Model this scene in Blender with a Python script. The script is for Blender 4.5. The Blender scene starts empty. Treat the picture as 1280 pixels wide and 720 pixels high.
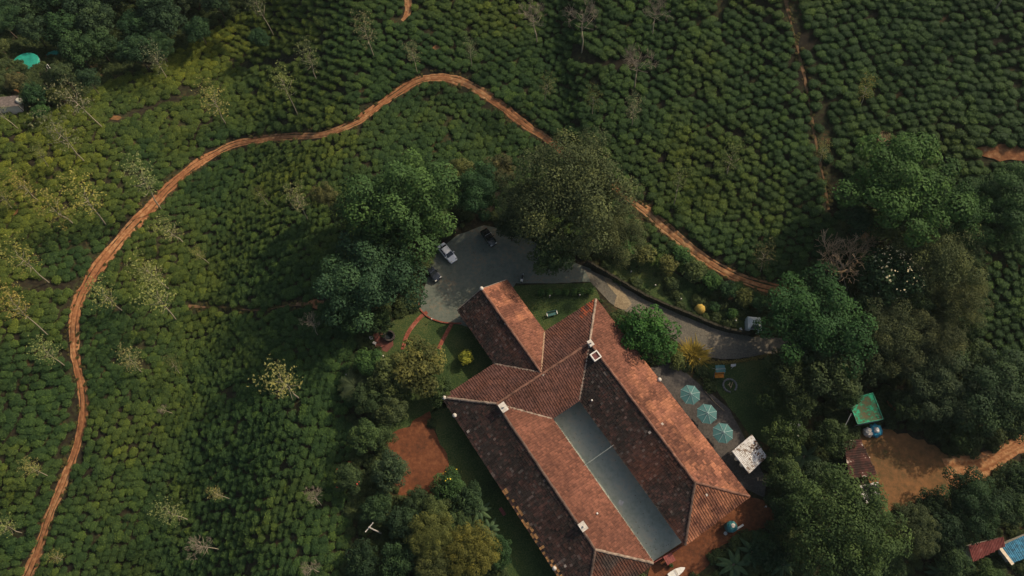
import bpy, bmesh, math, random
import numpy as np
from mathutils import Vector, Matrix, Quaternion
from mathutils.geometry import delaunay_2d_cdt

random.seed(7); RNG = np.random.default_rng(7)
scene = bpy.context.scene
COL = scene.collection

# ------------------------------------------------------------------ camera, sky, sun, exposure
FPX, TH, HCAM = 903.3, 0.4034, 118.0          # focal length in photo pixels (1280 wide), tilt off nadir, height
cam_d = bpy.data.cameras.new('camera'); cam = bpy.data.objects.new('camera', cam_d); COL.objects.link(cam)
cam_d.sensor_width = 36.0; cam_d.lens = 36.0*FPX/1280.0; cam_d.clip_start = 1.0; cam_d.clip_end = 6000.0
cam.location = (0, 0, HCAM); cam.rotation_euler = (TH, 0, 0)
scene.camera = cam
SUN_EL = math.radians(36.0); SUN_DIR = Vector((0.83, 0.56, 0)).normalized()
sx, sy = SUN_DIR.x, SUN_DIR.y
w = bpy.data.worlds.new('World'); scene.world = w; w.use_nodes = True
nt = w.node_tree; bg = nt.nodes['Background']
sky = nt.nodes.new('ShaderNodeTexSky'); sky.sky_type = 'NISHITA'; sky.sun_disc = False
sky.sun_elevation = SUN_EL; sky.sun_rotation = math.atan2(sx, sy)
sky.air_density = 1.0; sky.dust_density = 5.0; sky.ozone_density = 0.6
nt.links.new(sky.outputs[0], bg.inputs[0]); bg.inputs[1].default_value = 0.10
sl = bpy.data.lights.new('sun', 'SUN'); sl.energy = 3.9; sl.angle = math.radians(0.8); sl.color = (1.0, 0.83, 0.62)
so = bpy.data.objects.new('sun', sl); COL.objects.link(so)
sv = Vector((sx*math.cos(SUN_EL), sy*math.cos(SUN_EL), math.sin(SUN_EL)))
so.rotation_euler = sv.to_track_quat('Z', 'Y').to_euler(); so.location = sv*200
scene.view_settings.view_transform = 'Standard'; scene.view_settings.look = 'None'
scene.view_settings.gamma = 1.0; scene.view_settings.use_curve_mapping = False
scene.view_settings.exposure = 0.17

# ------------------------------------------------------------------ noise and terrain
def _hash(ix, iy, s):
    n = (ix.astype(np.int64)*374761393 + iy.astype(np.int64)*668265263 + s*974711) & 0x7fffffff
    n = ((n ^ (n >> 13))*1274126177) & 0x7fffffff
    return ((n ^ (n >> 16)) & 0xffff)/65535.0
def vnoise(x, y, s=0):
    x = np.asarray(x, float); y = np.asarray(y, float)
    ix = np.floor(x); iy = np.floor(y); fx = x-ix; fy = y-iy
    fx = fx*fx*(3-2*fx); fy = fy*fy*(3-2*fy); ix = ix.astype(np.int64); iy = iy.astype(np.int64)
    a = _hash(ix, iy, s); b = _hash(ix+1, iy, s); c = _hash(ix, iy+1, s); d = _hash(ix+1, iy+1, s)
    return (a*(1-fx)+b*fx)*(1-fy)+(c*(1-fx)+d*fx)*fy
def fbm(x, y, s=0, o=3):
    v = 0; a = .5; t = 0
    for k in range(o): v = v+a*vnoise(x*2**k, y*2**k, s+k*17); t += a; a *= .5
    return v/t
def sst(t): t = np.clip(t, 0, 1); return t*t*(3-2*t)
def spl(t, k=4.0): return np.logaddexp(0, t/k*2)*k/2          # soft max(0, t)
def height(x, y):
    x = np.asarray(x, float); y = np.asarray(y, float)
    s = .39*(x-14)+.92*(y-57)
    s0 = 15-11*sst((x-4)/14)
    north = .23*np.minimum(spl(s-s0), 90)
    north = north*(.85+.5*sst((x-0)/70))
    bank = 1.0*sst((s-.6)/1.6)*sst((x-10)/4)*sst((60-x)/10)
    west = -13.0*sst((-29-x)/36) + .24*spl(-64-x, 6)*sst((y-5)/55)*(1-.35*sst((y-90)/40))
    south = -4.0*sst((-30-x)/30)*sst((30-y)/40)
    rav = -11*np.exp(-(((x+112)/38)**2+((y-128)/22)**2))
    out = sst((np.maximum(-28-x, s-s0+3))/10)
    und = (fbm(x/34., y/34., 5, 3)-.5)*4.2*out
    return north+bank+west+south+rav+und
def hz(x, y): return float(height(x, y))
CT, ST = math.cos(TH), math.sin(TH)
def at(u, v, dz=0.0):
    """photo pixel -> the point where that line of sight meets the terrain raised by dz"""
    x = (u-640)/FPX; y = (360-v)/FPX; d = np.array([x, y*CT+ST, y*ST-CT])
    t = np.linspace(60, 330, 541); P = d[None, :]*t[:, None]; g = P[:, 2]+HCAM-height(P[:, 0], P[:, 1])-dz
    i = int(np.argmax(g < 0)); i = max(i, 1); a, b = t[i-1], t[i]
    for _ in range(24):
        m = .5*(a+b); p = d*m
        if p[2]+HCAM-hz(p[0], p[1])-dz < 0: b = m
        else: a = m
    p = d*b
    return Vector((p[0], p[1], hz(p[0], p[1])))
def proj(x, y, z):
    zc = y*ST-(z-HCAM)*CT
    return 640+FPX*x/zc, 360-FPX*(y*CT+(z-HCAM)*ST)/zc, zc
def mpp(p): return (p.y*ST-(p.z-HCAM)*CT)/FPX                  # metres per photo pixel at a point

# ------------------------------------------------------------------ materials
MATS = {}
def newmat(name):
    m = bpy.data.materials.new(name); m.use_nodes = True
    return m, m.node_tree, m.node_tree.nodes['Principled BSDF']
def ramp(nt, fac, stops):
    r = nt.nodes.new('ShaderNodeValToRGB'); e = r.color_ramp.elements
    while len(e) < len(stops): e.new(.5)
    for k, (p, c) in enumerate(stops): e[k].position = p; e[k].color = (*c, 1)
    nt.links.new(fac, r.inputs[0]); return r.outputs[0]
def noise(nt, scale, detail=4, rough=.55, coord='Object', vec=None):
    n = nt.nodes.new('ShaderNodeTexNoise'); n.inputs['Scale'].default_value = scale
    n.inputs['Detail'].default_value = detail; n.inputs['Roughness'].default_value = rough
    if vec is None:
        tc = nt.nodes.new('ShaderNodeTexCoord'); vec = tc.outputs[coord]
    nt.links.new(vec, n.inputs['Vector']); return n.outputs['Fac']
def mixc(nt, fac, a, b, mode='MIX'):
    m = nt.nodes.new('ShaderNodeMix'); m.data_type = 'RGBA'; m.blend_type = mode
    for inp, v in ((m.inputs[0], fac), (m.inputs[6], a), (m.inputs[7], b)):
        if isinstance(v, (int, float)): inp.default_value = v
        elif isinstance(v, tuple): inp.default_value = (*v, 1)
        else: nt.links.new(v, inp)
    return m.outputs[2]
def bump(nt, bsdf, h, strength=.4, dist=.05):
    b = nt.nodes.new('ShaderNodeBump'); b.inputs['Strength'].default_value = strength; b.inputs['Distance'].default_value = dist
    nt.links.new(h, b.inputs['Height']); nt.links.new(b.outputs[0], bsdf.inputs['Normal'])
def simple(name, c, rough=.7, metal=0, var=.25, scale=3.0, spec=.3):
    if name in MATS: return MATS[name]
    m, nt, b = newmat(name)
    f = noise(nt, scale); d = tuple(x*(1-var) for x in c); l = tuple(min(1, x*(1+var)) for x in c)
    nt.links.new(ramp(nt, f, [(.3, d), (.7, l)]), b.inputs['Base Color'])
    b.inputs['Roughness'].default_value = rough; b.inputs['Metallic'].default_value = metal
    b.inputs['Specular IOR Level'].default_value = spec
    MATS[name] = m; return m
def ground_mat(name, stops, s1=.35, s2=3.0, bstr=.5, extra=None):
    m, nt, b = newmat(name)
    f1 = noise(nt, s1, 5); f2 = noise(nt, s2, 6, .65)
    mth = nt.nodes.new('ShaderNodeMath'); mth.operation = 'MULTIPLY_ADD'; mth.inputs[1].default_value = .55
    nt.links.new(f2, mth.inputs[0])
    m2 = nt.nodes.new('ShaderNodeMath'); m2.operation = 'MULTIPLY'; m2.inputs[1].default_value = .45
    nt.links.new(f1, m2.inputs[0]); nt.links.new(m2.outputs[0], mth.inputs[2])
    mr = nt.nodes.new('ShaderNodeMapRange'); mr.inputs[1].default_value = .32; mr.inputs[2].default_value = .68; nt.links.new(mth.outputs[0], mr.inputs[0])
    c = ramp(nt, mr.outputs[0], stops)
    if extra: c = extra(nt, c)
    nt.links.new(c, b.inputs['Base Color']); b.inputs['Roughness'].default_value = .95
    b.inputs['Specular IOR Level'].default_value = .15
    bump(nt, b, noise(nt, s2*2.5, 4), bstr, .08)
    MATS[name] = m; return m
def leaf_mat(name, tint=None, posvar=0.0, trans=.18):
    """foliage: own colour (object colour or fixed) times a tone stored on every leaf"""
    m, nt, b = newmat(name)
    if tint is None:
        oi = nt.nodes.new('ShaderNodeObjectInfo'); c = oi.outputs['Color']
    else:
        rgb = nt.nodes.new('ShaderNodeRGB'); rgb.outputs[0].default_value = (*tint, 1); c = rgb.outputs[0]
    a = nt.nodes.new('ShaderNodeAttribute'); a.attribute_name = 'tone'
    c = mixc(nt, 1.0, c, ramp(nt, a.outputs['Fac'], [(0, (.55, .6, .6)), (.5, (1, 1, 1)), (1, (1.6, 1.45, 1.1))]), 'MULTIPLY')
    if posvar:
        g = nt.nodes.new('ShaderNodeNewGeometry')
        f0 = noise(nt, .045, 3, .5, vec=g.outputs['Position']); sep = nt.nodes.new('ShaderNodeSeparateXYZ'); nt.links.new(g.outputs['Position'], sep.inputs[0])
        sun_grad = nt.nodes.new('ShaderNodeMapRange'); df = nt.nodes.new('ShaderNodeMath'); df.operation = 'SUBTRACT'; nt.links.new(sep.outputs[1], df.inputs[0]); mx_ = nt.nodes.new('ShaderNodeMath'); mx_.operation = 'MULTIPLY'; mx_.inputs[1].default_value = 1.6; nt.links.new(sep.outputs[0], mx_.inputs[0]); nt.links.new(mx_.outputs[0], df.inputs[1]); sun_grad.inputs[1].default_value = 110; sun_grad.inputs[2].default_value = 225; sun_grad.inputs[3].default_value = -.04; sun_grad.inputs[4].default_value = .26; nt.links.new(df.outputs[0], sun_grad.inputs[0])  # golden sunlight painted into the leaf colour, growing towards the upper left slope
        ad = nt.nodes.new('ShaderNodeMath'); nt.links.new(f0, ad.inputs[0]); nt.links.new(sun_grad.outputs[0], ad.inputs[1]); f = ad.outputs[0]
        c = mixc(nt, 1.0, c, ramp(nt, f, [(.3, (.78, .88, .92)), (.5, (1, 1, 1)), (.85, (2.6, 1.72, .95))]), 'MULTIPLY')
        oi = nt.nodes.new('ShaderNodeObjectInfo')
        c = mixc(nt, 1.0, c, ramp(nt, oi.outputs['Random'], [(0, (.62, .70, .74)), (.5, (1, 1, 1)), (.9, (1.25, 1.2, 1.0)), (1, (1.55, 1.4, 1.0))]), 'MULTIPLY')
    nt.links.new(c, b.inputs['Base Color']); b.inputs['Roughness'].default_value = .7
    b.inputs['Specular IOR Level'].default_value = .10
    t = nt.nodes.new('ShaderNodeBsdfTranslucent'); nt.links.new(c, t.inputs[0])
    mx = nt.nodes.new('ShaderNodeMixShader'); mx.inputs[0].default_value = trans
    nt.links.new(b.outputs[0], mx.inputs[1]); nt.links.new(t.outputs[0], mx.inputs[2])
    nt.links.new(mx.outputs[0], nt.nodes['Material Output'].inputs[0])
    MATS[name] = m; return m
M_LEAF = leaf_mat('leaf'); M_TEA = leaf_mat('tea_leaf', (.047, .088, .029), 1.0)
M_BARK = simple('bark', (.085, .065, .045), .9, var=.4, scale=2)
M_PALEBARK = simple('pale_bark', (.30, .26, .19), .85, var=.25, scale=2)
M_TWIG = simple('twig', (.40, .28, .16), .9, var=.3)

# ------------------------------------------------------------------ mesh helpers
def link(name, mesh, mat=None, parent=None, kind=None):
    o = bpy.data.objects.new(name, mesh); COL.objects.link(o)
    if mat is not None and not mesh.materials: mesh.materials.append(mat)
    if parent is not None: o.parent = parent
    if kind: o['kind'] = kind
    return o
def tag(o, label, cat, group=None):
    o['label'] = label; o['category'] = cat
    if group: o['group'] = group
    return o
def empty(name, loc, rz=0.0, label=None, cat=None, group=None):
    o = bpy.data.objects.new(name, None); COL.objects.link(o); o.location = loc; o.rotation_euler = (0, 0, rz)
    o.empty_display_size = .3
    if label: tag(o, label, cat, group)
    return o
class MB:
    def __init__(s): s.v = []; s.f = []
    def add(s, vs, fs):
        n = len(s.v); s.v += [tuple(v) for v in vs]; s.f += [tuple(n+i for i in f) for f in fs]; return s
    def box(s, c, d, rz=0.0, top=1.0, M=None):
        hx, hy, hzz = d[0]/2, d[1]/2, d[2]/2; cr, sr = math.cos(rz), math.sin(rz); vs = []
        for z, k in ((-hzz, 1), (hzz, top)):
            for x, y in ((-hx, -hy), (hx, -hy), (hx, hy), (-hx, hy)):
                x *= k; y *= k; p = Vector((c[0]+x*cr-y*sr, c[1]+x*sr+y*cr, c[2]+z)); vs.append(M @ p if M else p)
        return s.add(vs, [(3, 2, 1, 0), (4, 5, 6, 7), (0, 1, 5, 4), (1, 2, 6, 5), (2, 3, 7, 6), (3, 0, 4, 7)])
    def tube(s, pts, rad, n=6, cap=True):
        pts = [Vector(p) for p in pts]; rings = []
        for i, p in enumerate(pts):
            d = (pts[min(i+1, len(pts)-1)]-pts[max(i-1, 0)]).normalized()
            u = d.orthogonal().normalized() if abs(d.z) < .9 else d.cross(Vector((1, 0, 0))).normalized(); q = d.cross(u)
            r = rad[i] if isinstance(rad, (list, tuple)) else rad
            rings.append([p+(u*math.cos(2*math.pi*k/n)+q*math.sin(2*math.pi*k/n))*r for k in range(n)])
        vs = [v for r in rings for v in r]; fs = []
        for i in range(len(pts)-1):
            for k in range(n): a = i*n+k; b = i*n+(k+1) % n; fs.append((a, b, b+n, a+n))
        if cap: fs += [tuple(range(n))[::-1], tuple(range((len(pts)-1)*n, len(pts)*n))]
        return s.add(vs, fs)
    def lathe(s, prof, n=16, c=(0, 0, 0), wob=0):
        vs = []; fs = []
        for r, z in prof:
            for k in range(n):
                a = 2*math.pi*k/n; rr = r*(1+wob*math.sin(k*3.1+z*5)); vs.append((c[0]+rr*math.cos(a), c[1]+rr*math.sin(a), c[2]+z))
        for i in range(len(prof)-1):
            for k in range(n): a = i*n+k; b = i*n+(k+1) % n; fs.append((a, b, b+n, a+n))
        fs += [tuple(range(n))[::-1], tuple(range((len(prof)-1)*n, len(prof)*n))]
        return s.add(vs, fs)
    def prism(s, poly, d):
        """polygon (list of points) extruded by vector d"""
        n = len(poly); d = Vector(d); a = [Vector(p) for p in poly]; vs = a+[p+d for p in a]
        return s.add(vs, [tuple(range(n))[::-1], tuple(range(n, 2*n))]+[(k, (k+1) % n, n+(k+1) % n, n+k) for k in range(n)])
    def mesh(s, name, smooth=False):
        me = bpy.data.meshes.new(name); me.from_pydata(s.v, [], s.f); me.validate()
        bm = bmesh.new(); bm.from_mesh(me); bmesh.ops.recalc_face_normals(bm, faces=bm.faces); bm.to_mesh(me); bm.free()
        if smooth: me.shade_smooth()
        return me
    def build(s, name, mat, parent=None, kind=None, smooth=False): return link(name, s.mesh(name, smooth), mat, parent, kind)
def quads_mesh(name, V, mat, tone=None, attr='tone'):
    """V: (n,4,3) array of quads; tone: n values stored per face corner colour"""
    n = len(V); me = bpy.data.meshes.new(name)
    me.vertices.add(n*4); me.vertices.foreach_set('co', np.ascontiguousarray(V, dtype=np.float32).ravel())
    me.loops.add(n*4); me.loops.foreach_set('vertex_index', np.arange(n*4, dtype=np.int32))
    me.polygons.add(n); me.polygons.foreach_set('loop_start', np.arange(0, n*4, 4, dtype=np.int32))
    if tone is not None:
        at_ = me.attributes.new(attr, 'FLOAT', 'FACE'); at_.data.foreach_set('value', np.asarray(tone, np.float32))
    me.materials.append(mat); me.update(calc_edges=True); return me

# ------------------------------------------------------------------ foliage prototypes
def leaf_quads(P, N, size, jit, rng, aspect=.6):
    """leaf shaped quads at points P facing about N"""
    n = len(P); N = N+rng.normal(0, jit, (n, 3)); N /= np.linalg.norm(N, axis=1)[:, None]+1e-9
    R = rng.normal(0, 1, (n, 3)); T = np.cross(N, R); T /= np.linalg.norm(T, axis=1)[:, None]+1e-9; B = np.cross(N, T)
    sz = (size*rng.uniform(.6, 1.35, n))[:, None]
    return np.stack([P-T*sz, P-B*sz*aspect+T*sz*.1, P+T*sz, P+B*sz*aspect+T*sz*.1], 1)
def crown_mesh(name, seed, lobes=32, lr=.34, leaves=5000, leaf=.034, shell=.72, flat=.75, jit=.55, gaps=.0, low=-.35, droop=0.0, irr=.12):
    rng = np.random.default_rng(seed); C = []; R = []
    g = math.pi*(3-math.sqrt(5))
    for k in range(lobes):
        z = 1-(1-low)*(k+.5)/lobes; a = g*k+rng.uniform(-.4, .4); rr = math.sqrt(max(0, 1-z*z))
        q = shell*rng.uniform(1-irr*2, 1+irr); C.append((rr*math.cos(a)*q, rr*math.sin(a)*q, z*q*flat)); R.append(lr*rng.uniform(.65, 1.25))
    C = np.array(C); R = np.array(R)
    if gaps: keep = rng.random(lobes) > gaps; C = C[keep]; R = R[keep]
    p = R**2/np.sum(R**2); idx = rng.choice(len(C), leaves, p=p)
    D = rng.normal(0, 1, (leaves, 3)); D /= np.linalg.norm(D, axis=1)[:, None]; D[:, 2] = np.abs(D[:, 2])*np.where(rng.random(leaves) < .8, 1, -1)
    rad = R[idx]*rng.uniform(.72, 1.06, leaves)
    P = C[idx]+D*rad[:, None]*np.array([1, 1, .85]); P[:, 2] -= droop*rng.random(leaves)*np.hypot(P[:, 0], P[:, 1])**2
    nc = leaves//7; cd = rng.normal(0, 1, (nc, 3)); cd /= np.linalg.norm(cd, axis=1)[:, None]; cp = cd*(shell*.68*rng.uniform(.75, 1.05, nc))[:, None]*np.array([1, 1, flat]); cp[:, 2] = np.maximum(cp[:, 2], low*shell*flat)
    V = np.concatenate([leaf_quads(P, D+np.array([0, 0, .35]), leaf, jit, rng), leaf_quads(cp, cd, leaf*2.2, .5, rng)])
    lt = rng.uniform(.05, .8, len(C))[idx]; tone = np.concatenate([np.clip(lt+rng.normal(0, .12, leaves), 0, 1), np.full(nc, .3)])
    return quads_mesh(name, V, M_LEAF, tone)
def limb(mb, p, d, L, r, depth, rng, spread=.6, up=.15, n=5, out=None, minr=.004):
    pts = [p]; q = Vector(p); dd = Vector(d)
    for k in range(3):
        dd = (dd+Vector(rng.normal(0, .14, 3))+Vector((0, 0, up*.3))).normalized(); q = q+dd*L/3; pts.append(q.copy())
    mb.tube(pts, [max(minr, r*(1-.17*k)) for k in range(4)], n, cap=False)
    if out is not None and depth <= 1: out.append(q.copy())
    if depth <= 0: return
    for k in range(3 if depth > 1 else 2+int(rng.integers(0, 2))):
        nd = (dd+Vector(rng.normal(0, spread, 3))+Vector((0, 0, up))).normalized()
        base = pts[2] if k == 2 else q
        limb(mb, base, nd, L*rng.uniform(.6, .85), r*.58, depth-1, rng, spread, up, max(3, n-1), out, minr)
def trunk_mesh(name, seed, mat, lat=.6, r=.04):
    rng = np.random.default_rng(seed); mb = MB()
    mb.tube([(0, 0, -.06), (.01, .0, .08), (rng.normal(0, .03), rng.normal(0, .03), .4), (rng.normal(0, .05), rng.normal(0, .05), .95)], [r*1.5, r*1.05, r*.85, r*.45], 8)
    for k in range(7):
        a = k*2.4+rng.uniform(-.3, .3); z = rng.uniform(.4, .75); l = lat*rng.uniform(.7, 1.1)
        mb.tube([(0, 0, z), (math.cos(a)*l*.45, math.sin(a)*l*.45, z+.18), (math.cos(a)*l, math.sin(a)*l, z+.42)], [r*.5, r*.34, r*.14], 5)
    me = mb.mesh(name, True); me.materials.append(mat); return me
def slim_trunk_mesh(name, seed, mat, r=.03):
    rng = np.random.default_rng(seed); mb = MB(); b = rng.normal(0, .03, 4)
    mb.tube([(0, 0, -.04), (b[0], b[1], .35), (b[2], b[3], .7), (0, 0, 1.12)], [r*1.25, r, r*.75, r*.25], 6)
    for k in range(11):
        a = k*2.4; z = .62+.045*k; l = (.75-.04*k)*rng.uniform(.6, 1.1)
        mb.tube([(0, 0, z), (math.cos(a)*l*.5, math.sin(a)*l*.5, z+.05), (math.cos(a)*l, math.sin(a)*l, z+.14)], [r*.35, r*.25, r*.1], 4)
    me = mb.mesh(name, True); me.materials.append(mat); return me
def oak_crown(name, seed, leaves=520):
    rng = np.random.default_rng(seed); P = []; 
    nb = 24
    for k in range(nb):
        a = k*2.4+rng.uniform(-.3, .3); z = -1.0+2.3*k/nb; l = (1.0-.28*abs(z-.1))*rng.uniform(.5, 1.05)
        m = leaves//nb; t = rng.uniform(.15, 1, m)**.7
        c = np.stack([np.cos(a)*l*t, np.sin(a)*l*t, z+.35*t], 1)+rng.normal(0, .12, (m, 3)); P.append(c)
    P = np.concatenate(P); N = rng.normal(0, .5, P.shape)+np.array([0, 0, 1.])
    return quads_mesh(name, leaf_quads(P, N, .058, .5, rng, .5), M_LEAF, np.clip(rng.normal(.5, .2, len(P)), 0, 1))
def bare_mesh(name, seed, depth=5, spread=.55, mat=None, thick=.019):
    rng = np.random.default_rng(seed); mb = MB()
    for k in range(6):
        a = k*2.4; limb(mb, Vector((0, 0, -.25)), Vector((math.cos(a)*.7, math.sin(a)*.7, .75)).normalized(), .42, thick, depth-1, rng, spread, .12, 4, None, .0055)
    me = mb.mesh(name); me.materials.append(mat or M_TWIG); return me
def blades_mesh(name, seed, n=500, up=.7, wid=.02):
    rng = np.random.default_rng(seed); V = []
    for k in range(n):
        a = rng.uniform(0, 6.283); e = rng.uniform(.15, 1.35); L = rng.uniform(.6, 1.05); d = np.array([math.cos(a)*math.cos(e), math.sin(a)*math.cos(e), math.sin(e)*up])
        s = np.array([-math.sin(a), math.cos(a), 0])*wid; o = rng.normal(0, .12, 3)*np.array([1, 1, 0]); p1 = o+d*L*.55; p2 = o+d*L+np.array([0, 0, -.12*math.cos(e)])
        V.append([o-s*.5, o+s*.5, p1+s, p1-s]); V.append([p1-s, p1+s, p2+s*.2, p2-s*.2])
    return quads_mesh(name, np.array(V), M_LEAF, np.repeat(np.clip(rng.normal(.5, .25, n), 0, 1), 2))
def fronds_mesh(name, seed, n=11, wid=.13, split=False):
    """big arching leaves (banana) or split fronds (palm)"""
    rng = np.random.default_rng(seed); V = []; T = []
    for k in range(n):
        a = k*2.4+rng.uniform(-.2, .2); e = rng.uniform(.5, 1.2); L = rng.uniform(.75, 1.05); tn = rng.uniform(.3, .8)
        h = np.array([math.cos(a), math.sin(a), 0]); s = np.array([-math.sin(a), math.cos(a), 0]); pts = []
        for i in range(8):
            t = i/7; pts.append(h*L*(t*math.cos(e)+.28*t*t)+np.array([0, 0, L*(t*math.sin(e)-.75*t*t)]))
        for i in range(1, 7):
            ww = wid*math.sin(math.pi*min(1, (i+.2)/7.2))**.6; w2 = wid*math.sin(math.pi*min(1, (i+1.2)/7.4))**.6
            if not split:
                for sg in (-1, 1):
                    V.append([pts[i], pts[i+1], pts[i+1]+s*sg*w2+np.array([0, 0, -w2*.3]), pts[i]+s*sg*ww+np.array([0, 0, -ww*.3])]); T.append(tn+rng.normal(0, .06))
            else:
                for j in range(3):
                    q = pts[i]+(pts[i+1]-pts[i])*j/3
                    for sg in (-1, 1):
                        e2 = q+s*sg*ww*2.2+h*.1+np.array([0, 0, -ww*.8]); V.append([q, q+h*.03, e2+h*.015, e2]); T.append(tn+rng.normal(0, .1))
    return quads_mesh(name, np.array(V), M_LEAF, np.clip(T, 0, 1))
def tea_mesh(name, seed):
    rng = np.random.default_rng(seed); n = 420
    a = rng.uniform(0, 6.283, n); t = rng.uniform(0, 1, n)**.55; ph = rng.uniform(0, 6.28, 4)
    rim = .80*(1+.11*np.sin(2*a+ph[0])+.09*np.sin(3*a+ph[1])+.06*np.sin(5*a+ph[2])+.04*np.sin(9*a+ph[3]))
    lump = .055*np.sin(8*t*np.cos(a)+ph[3])*np.cos(7*t*np.sin(a)+ph[1])+.03*np.sin(15*t*np.cos(a+1)+ph[0])
    r = rim*np.minimum(1, t*1.12)*np.where(t > .89, 1-.12*(t-.89)/.11, 1); z = .70-.10*(t/.75)**2-.75*np.clip(t-.72, 0, 1)**1.15*1.6+lump
    P = np.stack([r*np.cos(a), r*np.sin(a), z], 1)+rng.normal(0, .035, (n, 3))
    N = np.stack([np.cos(a)*t**3*1.1, np.sin(a)*t**3*1.1, 1.1-t**3*.9], 1)
    V = leaf_quads(P, N, .088, .34, rng, .62)
    # inner dome of older leaves
    D = []; k = 10
    prof = [(.62, .03), (.66, .3), (.52, .58), (.24, .70), (.0, .72)]
    for i in range(4):
        for j in range(k):
            a0 = 6.283*j/k; a1 = 6.283*(j+1)/k
            q = lambda rr, zz, aa: (rr*math.cos(aa)*(1+.1*math.sin(2*aa+ph[0])), rr*math.sin(aa)*(1+.1*math.sin(2*aa+ph[0])), zz)
            D.append([q(*prof[i], a0), q(*prof[i], a1), q(*prof[i+1], a1), q(*prof[i+1], a0)])
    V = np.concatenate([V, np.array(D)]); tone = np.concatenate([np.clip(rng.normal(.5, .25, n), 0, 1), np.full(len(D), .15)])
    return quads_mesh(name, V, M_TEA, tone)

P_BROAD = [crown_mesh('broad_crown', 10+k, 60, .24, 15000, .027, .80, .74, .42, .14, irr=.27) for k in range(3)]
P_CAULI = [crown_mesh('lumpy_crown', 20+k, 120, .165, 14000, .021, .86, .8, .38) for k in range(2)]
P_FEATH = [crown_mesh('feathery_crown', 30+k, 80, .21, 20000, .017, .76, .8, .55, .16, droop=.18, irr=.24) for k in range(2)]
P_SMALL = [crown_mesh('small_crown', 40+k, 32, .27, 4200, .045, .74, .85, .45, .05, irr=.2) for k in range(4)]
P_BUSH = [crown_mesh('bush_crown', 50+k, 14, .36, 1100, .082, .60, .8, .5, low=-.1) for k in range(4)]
P_OAK = [oak_crown('oak_crown', 60+k) for k in range(4)]
P_BARE = [bare_mesh('bare_branches', 70+k, 5, .55, M_TWIG, .018) for k in range(2)]
P_PBARE = [bare_mesh('pale_branches', 75+k, 5, .5, simple('grey_twig', (.20, .17, .125), .9), .020) for k in range(2)]
P_BLADE = [blades_mesh('blade_crown', 80)]
P_BANANA = [fronds_mesh('banana_leaves', 85+k) for k in range(2)]
P_PALM = [fronds_mesh('palm_fronds', 88, 18, .1, True)]
T_TREE = [trunk_mesh('tree_trunk', 90+k, M_BARK) for k in range(3)]
T_SLIM = [slim_trunk_mesh('slim_trunk', 95+k, M_PALEBARK) for k in range(3)]
T_BARE = [slim_trunk_mesh('bare_trunk', 98, M_PALEBARK)]
def flower_mesh(name, seed, n=420):
    rng = np.random.default_rng(seed); a = rng.uniform(0, 6.283, n); z = rng.uniform(.25, 1, n); r = np.sqrt(1-z*z)*.98
    P = np.stack([r*np.cos(a), r*np.sin(a), z*.82], 1); keep = (np.hypot(P[:, 0]-.15, P[:, 1]-.1) < .8) | (rng.random(n) < .06)
    P = P[keep]; c = P[rng.integers(0, len(P), 130)]
    d = np.min(np.linalg.norm(P[:, None]-c[None], axis=2), 1); P = P[d < .035]*np.array([1.0, 1.0, 1.2])+rng.normal(0, .025, (int((d < .035).sum()), 3))
    return quads_mesh(name, leaf_quads(P, P*1.0, .028, .4, rng, .8), simple('cream_petals', (.50, .45, .25), .7, var=.2), None)

GREEN = dict(dark=(.026, .052, .026), blue=(.030, .058, .031), mid=(.042, .078, .028), fresh=(.050, .105, .030), olive=(.078, .080, .032),
             yellow=(.135, .120, .030), brown=(.080, .070, .034), pale=(.17, .155, .07), gold=(.23, .17, .04), grey=(.11, .105, .065), warm=(.19, .155, .055))
VF = dict(broad=.8, cauli=.9, feath=.95, small=.85, bush=.75)
def jitcol(c, k=.12):
    f = 1.22+random.uniform(-k, k); return (c[0]*f*.9*(1+random.uniform(-k, k)), c[1]*f*1.04, c[2]*f*.88*(1+random.uniform(-k, k)), 1)
def tree(kind, u, v, rpx, hc, tint, label, name='broadleaf_tree', cat='tree', group=None, vs=None, wx=1.0):
    """crown centred on photo pixel (u, v) at hc metres above the ground under it"""
    p = at(u, v, hc); r = rpx*mpp(Vector((p.x, p.y, p.z+hc)))
    e = empty(name, p, random.uniform(0, 6.28), label, cat, group)
    pro = {'broad': P_BROAD, 'cauli': P_CAULI, 'feath': P_FEATH, 'small': P_SMALL, 'bush': P_BUSH}[kind]
    c = link('crown', random.choice(pro), None, e); c.location = (0, 0, hc); k = vs or VF[kind]
    c.scale = (r*wx, r/wx, min(r*k, hc*1.25 if kind != 'bush' else r*k)); c.color = jitcol(GREEN[tint] if isinstance(tint, str) else tint, .08)
    if kind == 'feath': c.color = tuple(x*1.3 for x in c.color[:3])+(1,)
    t = link('trunk' if kind != 'bush' else 'stem', random.choice(T_TREE), None, e); t.scale = (r*.9, r*.9, max(hc, .5)*1.02)
    return e
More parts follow.
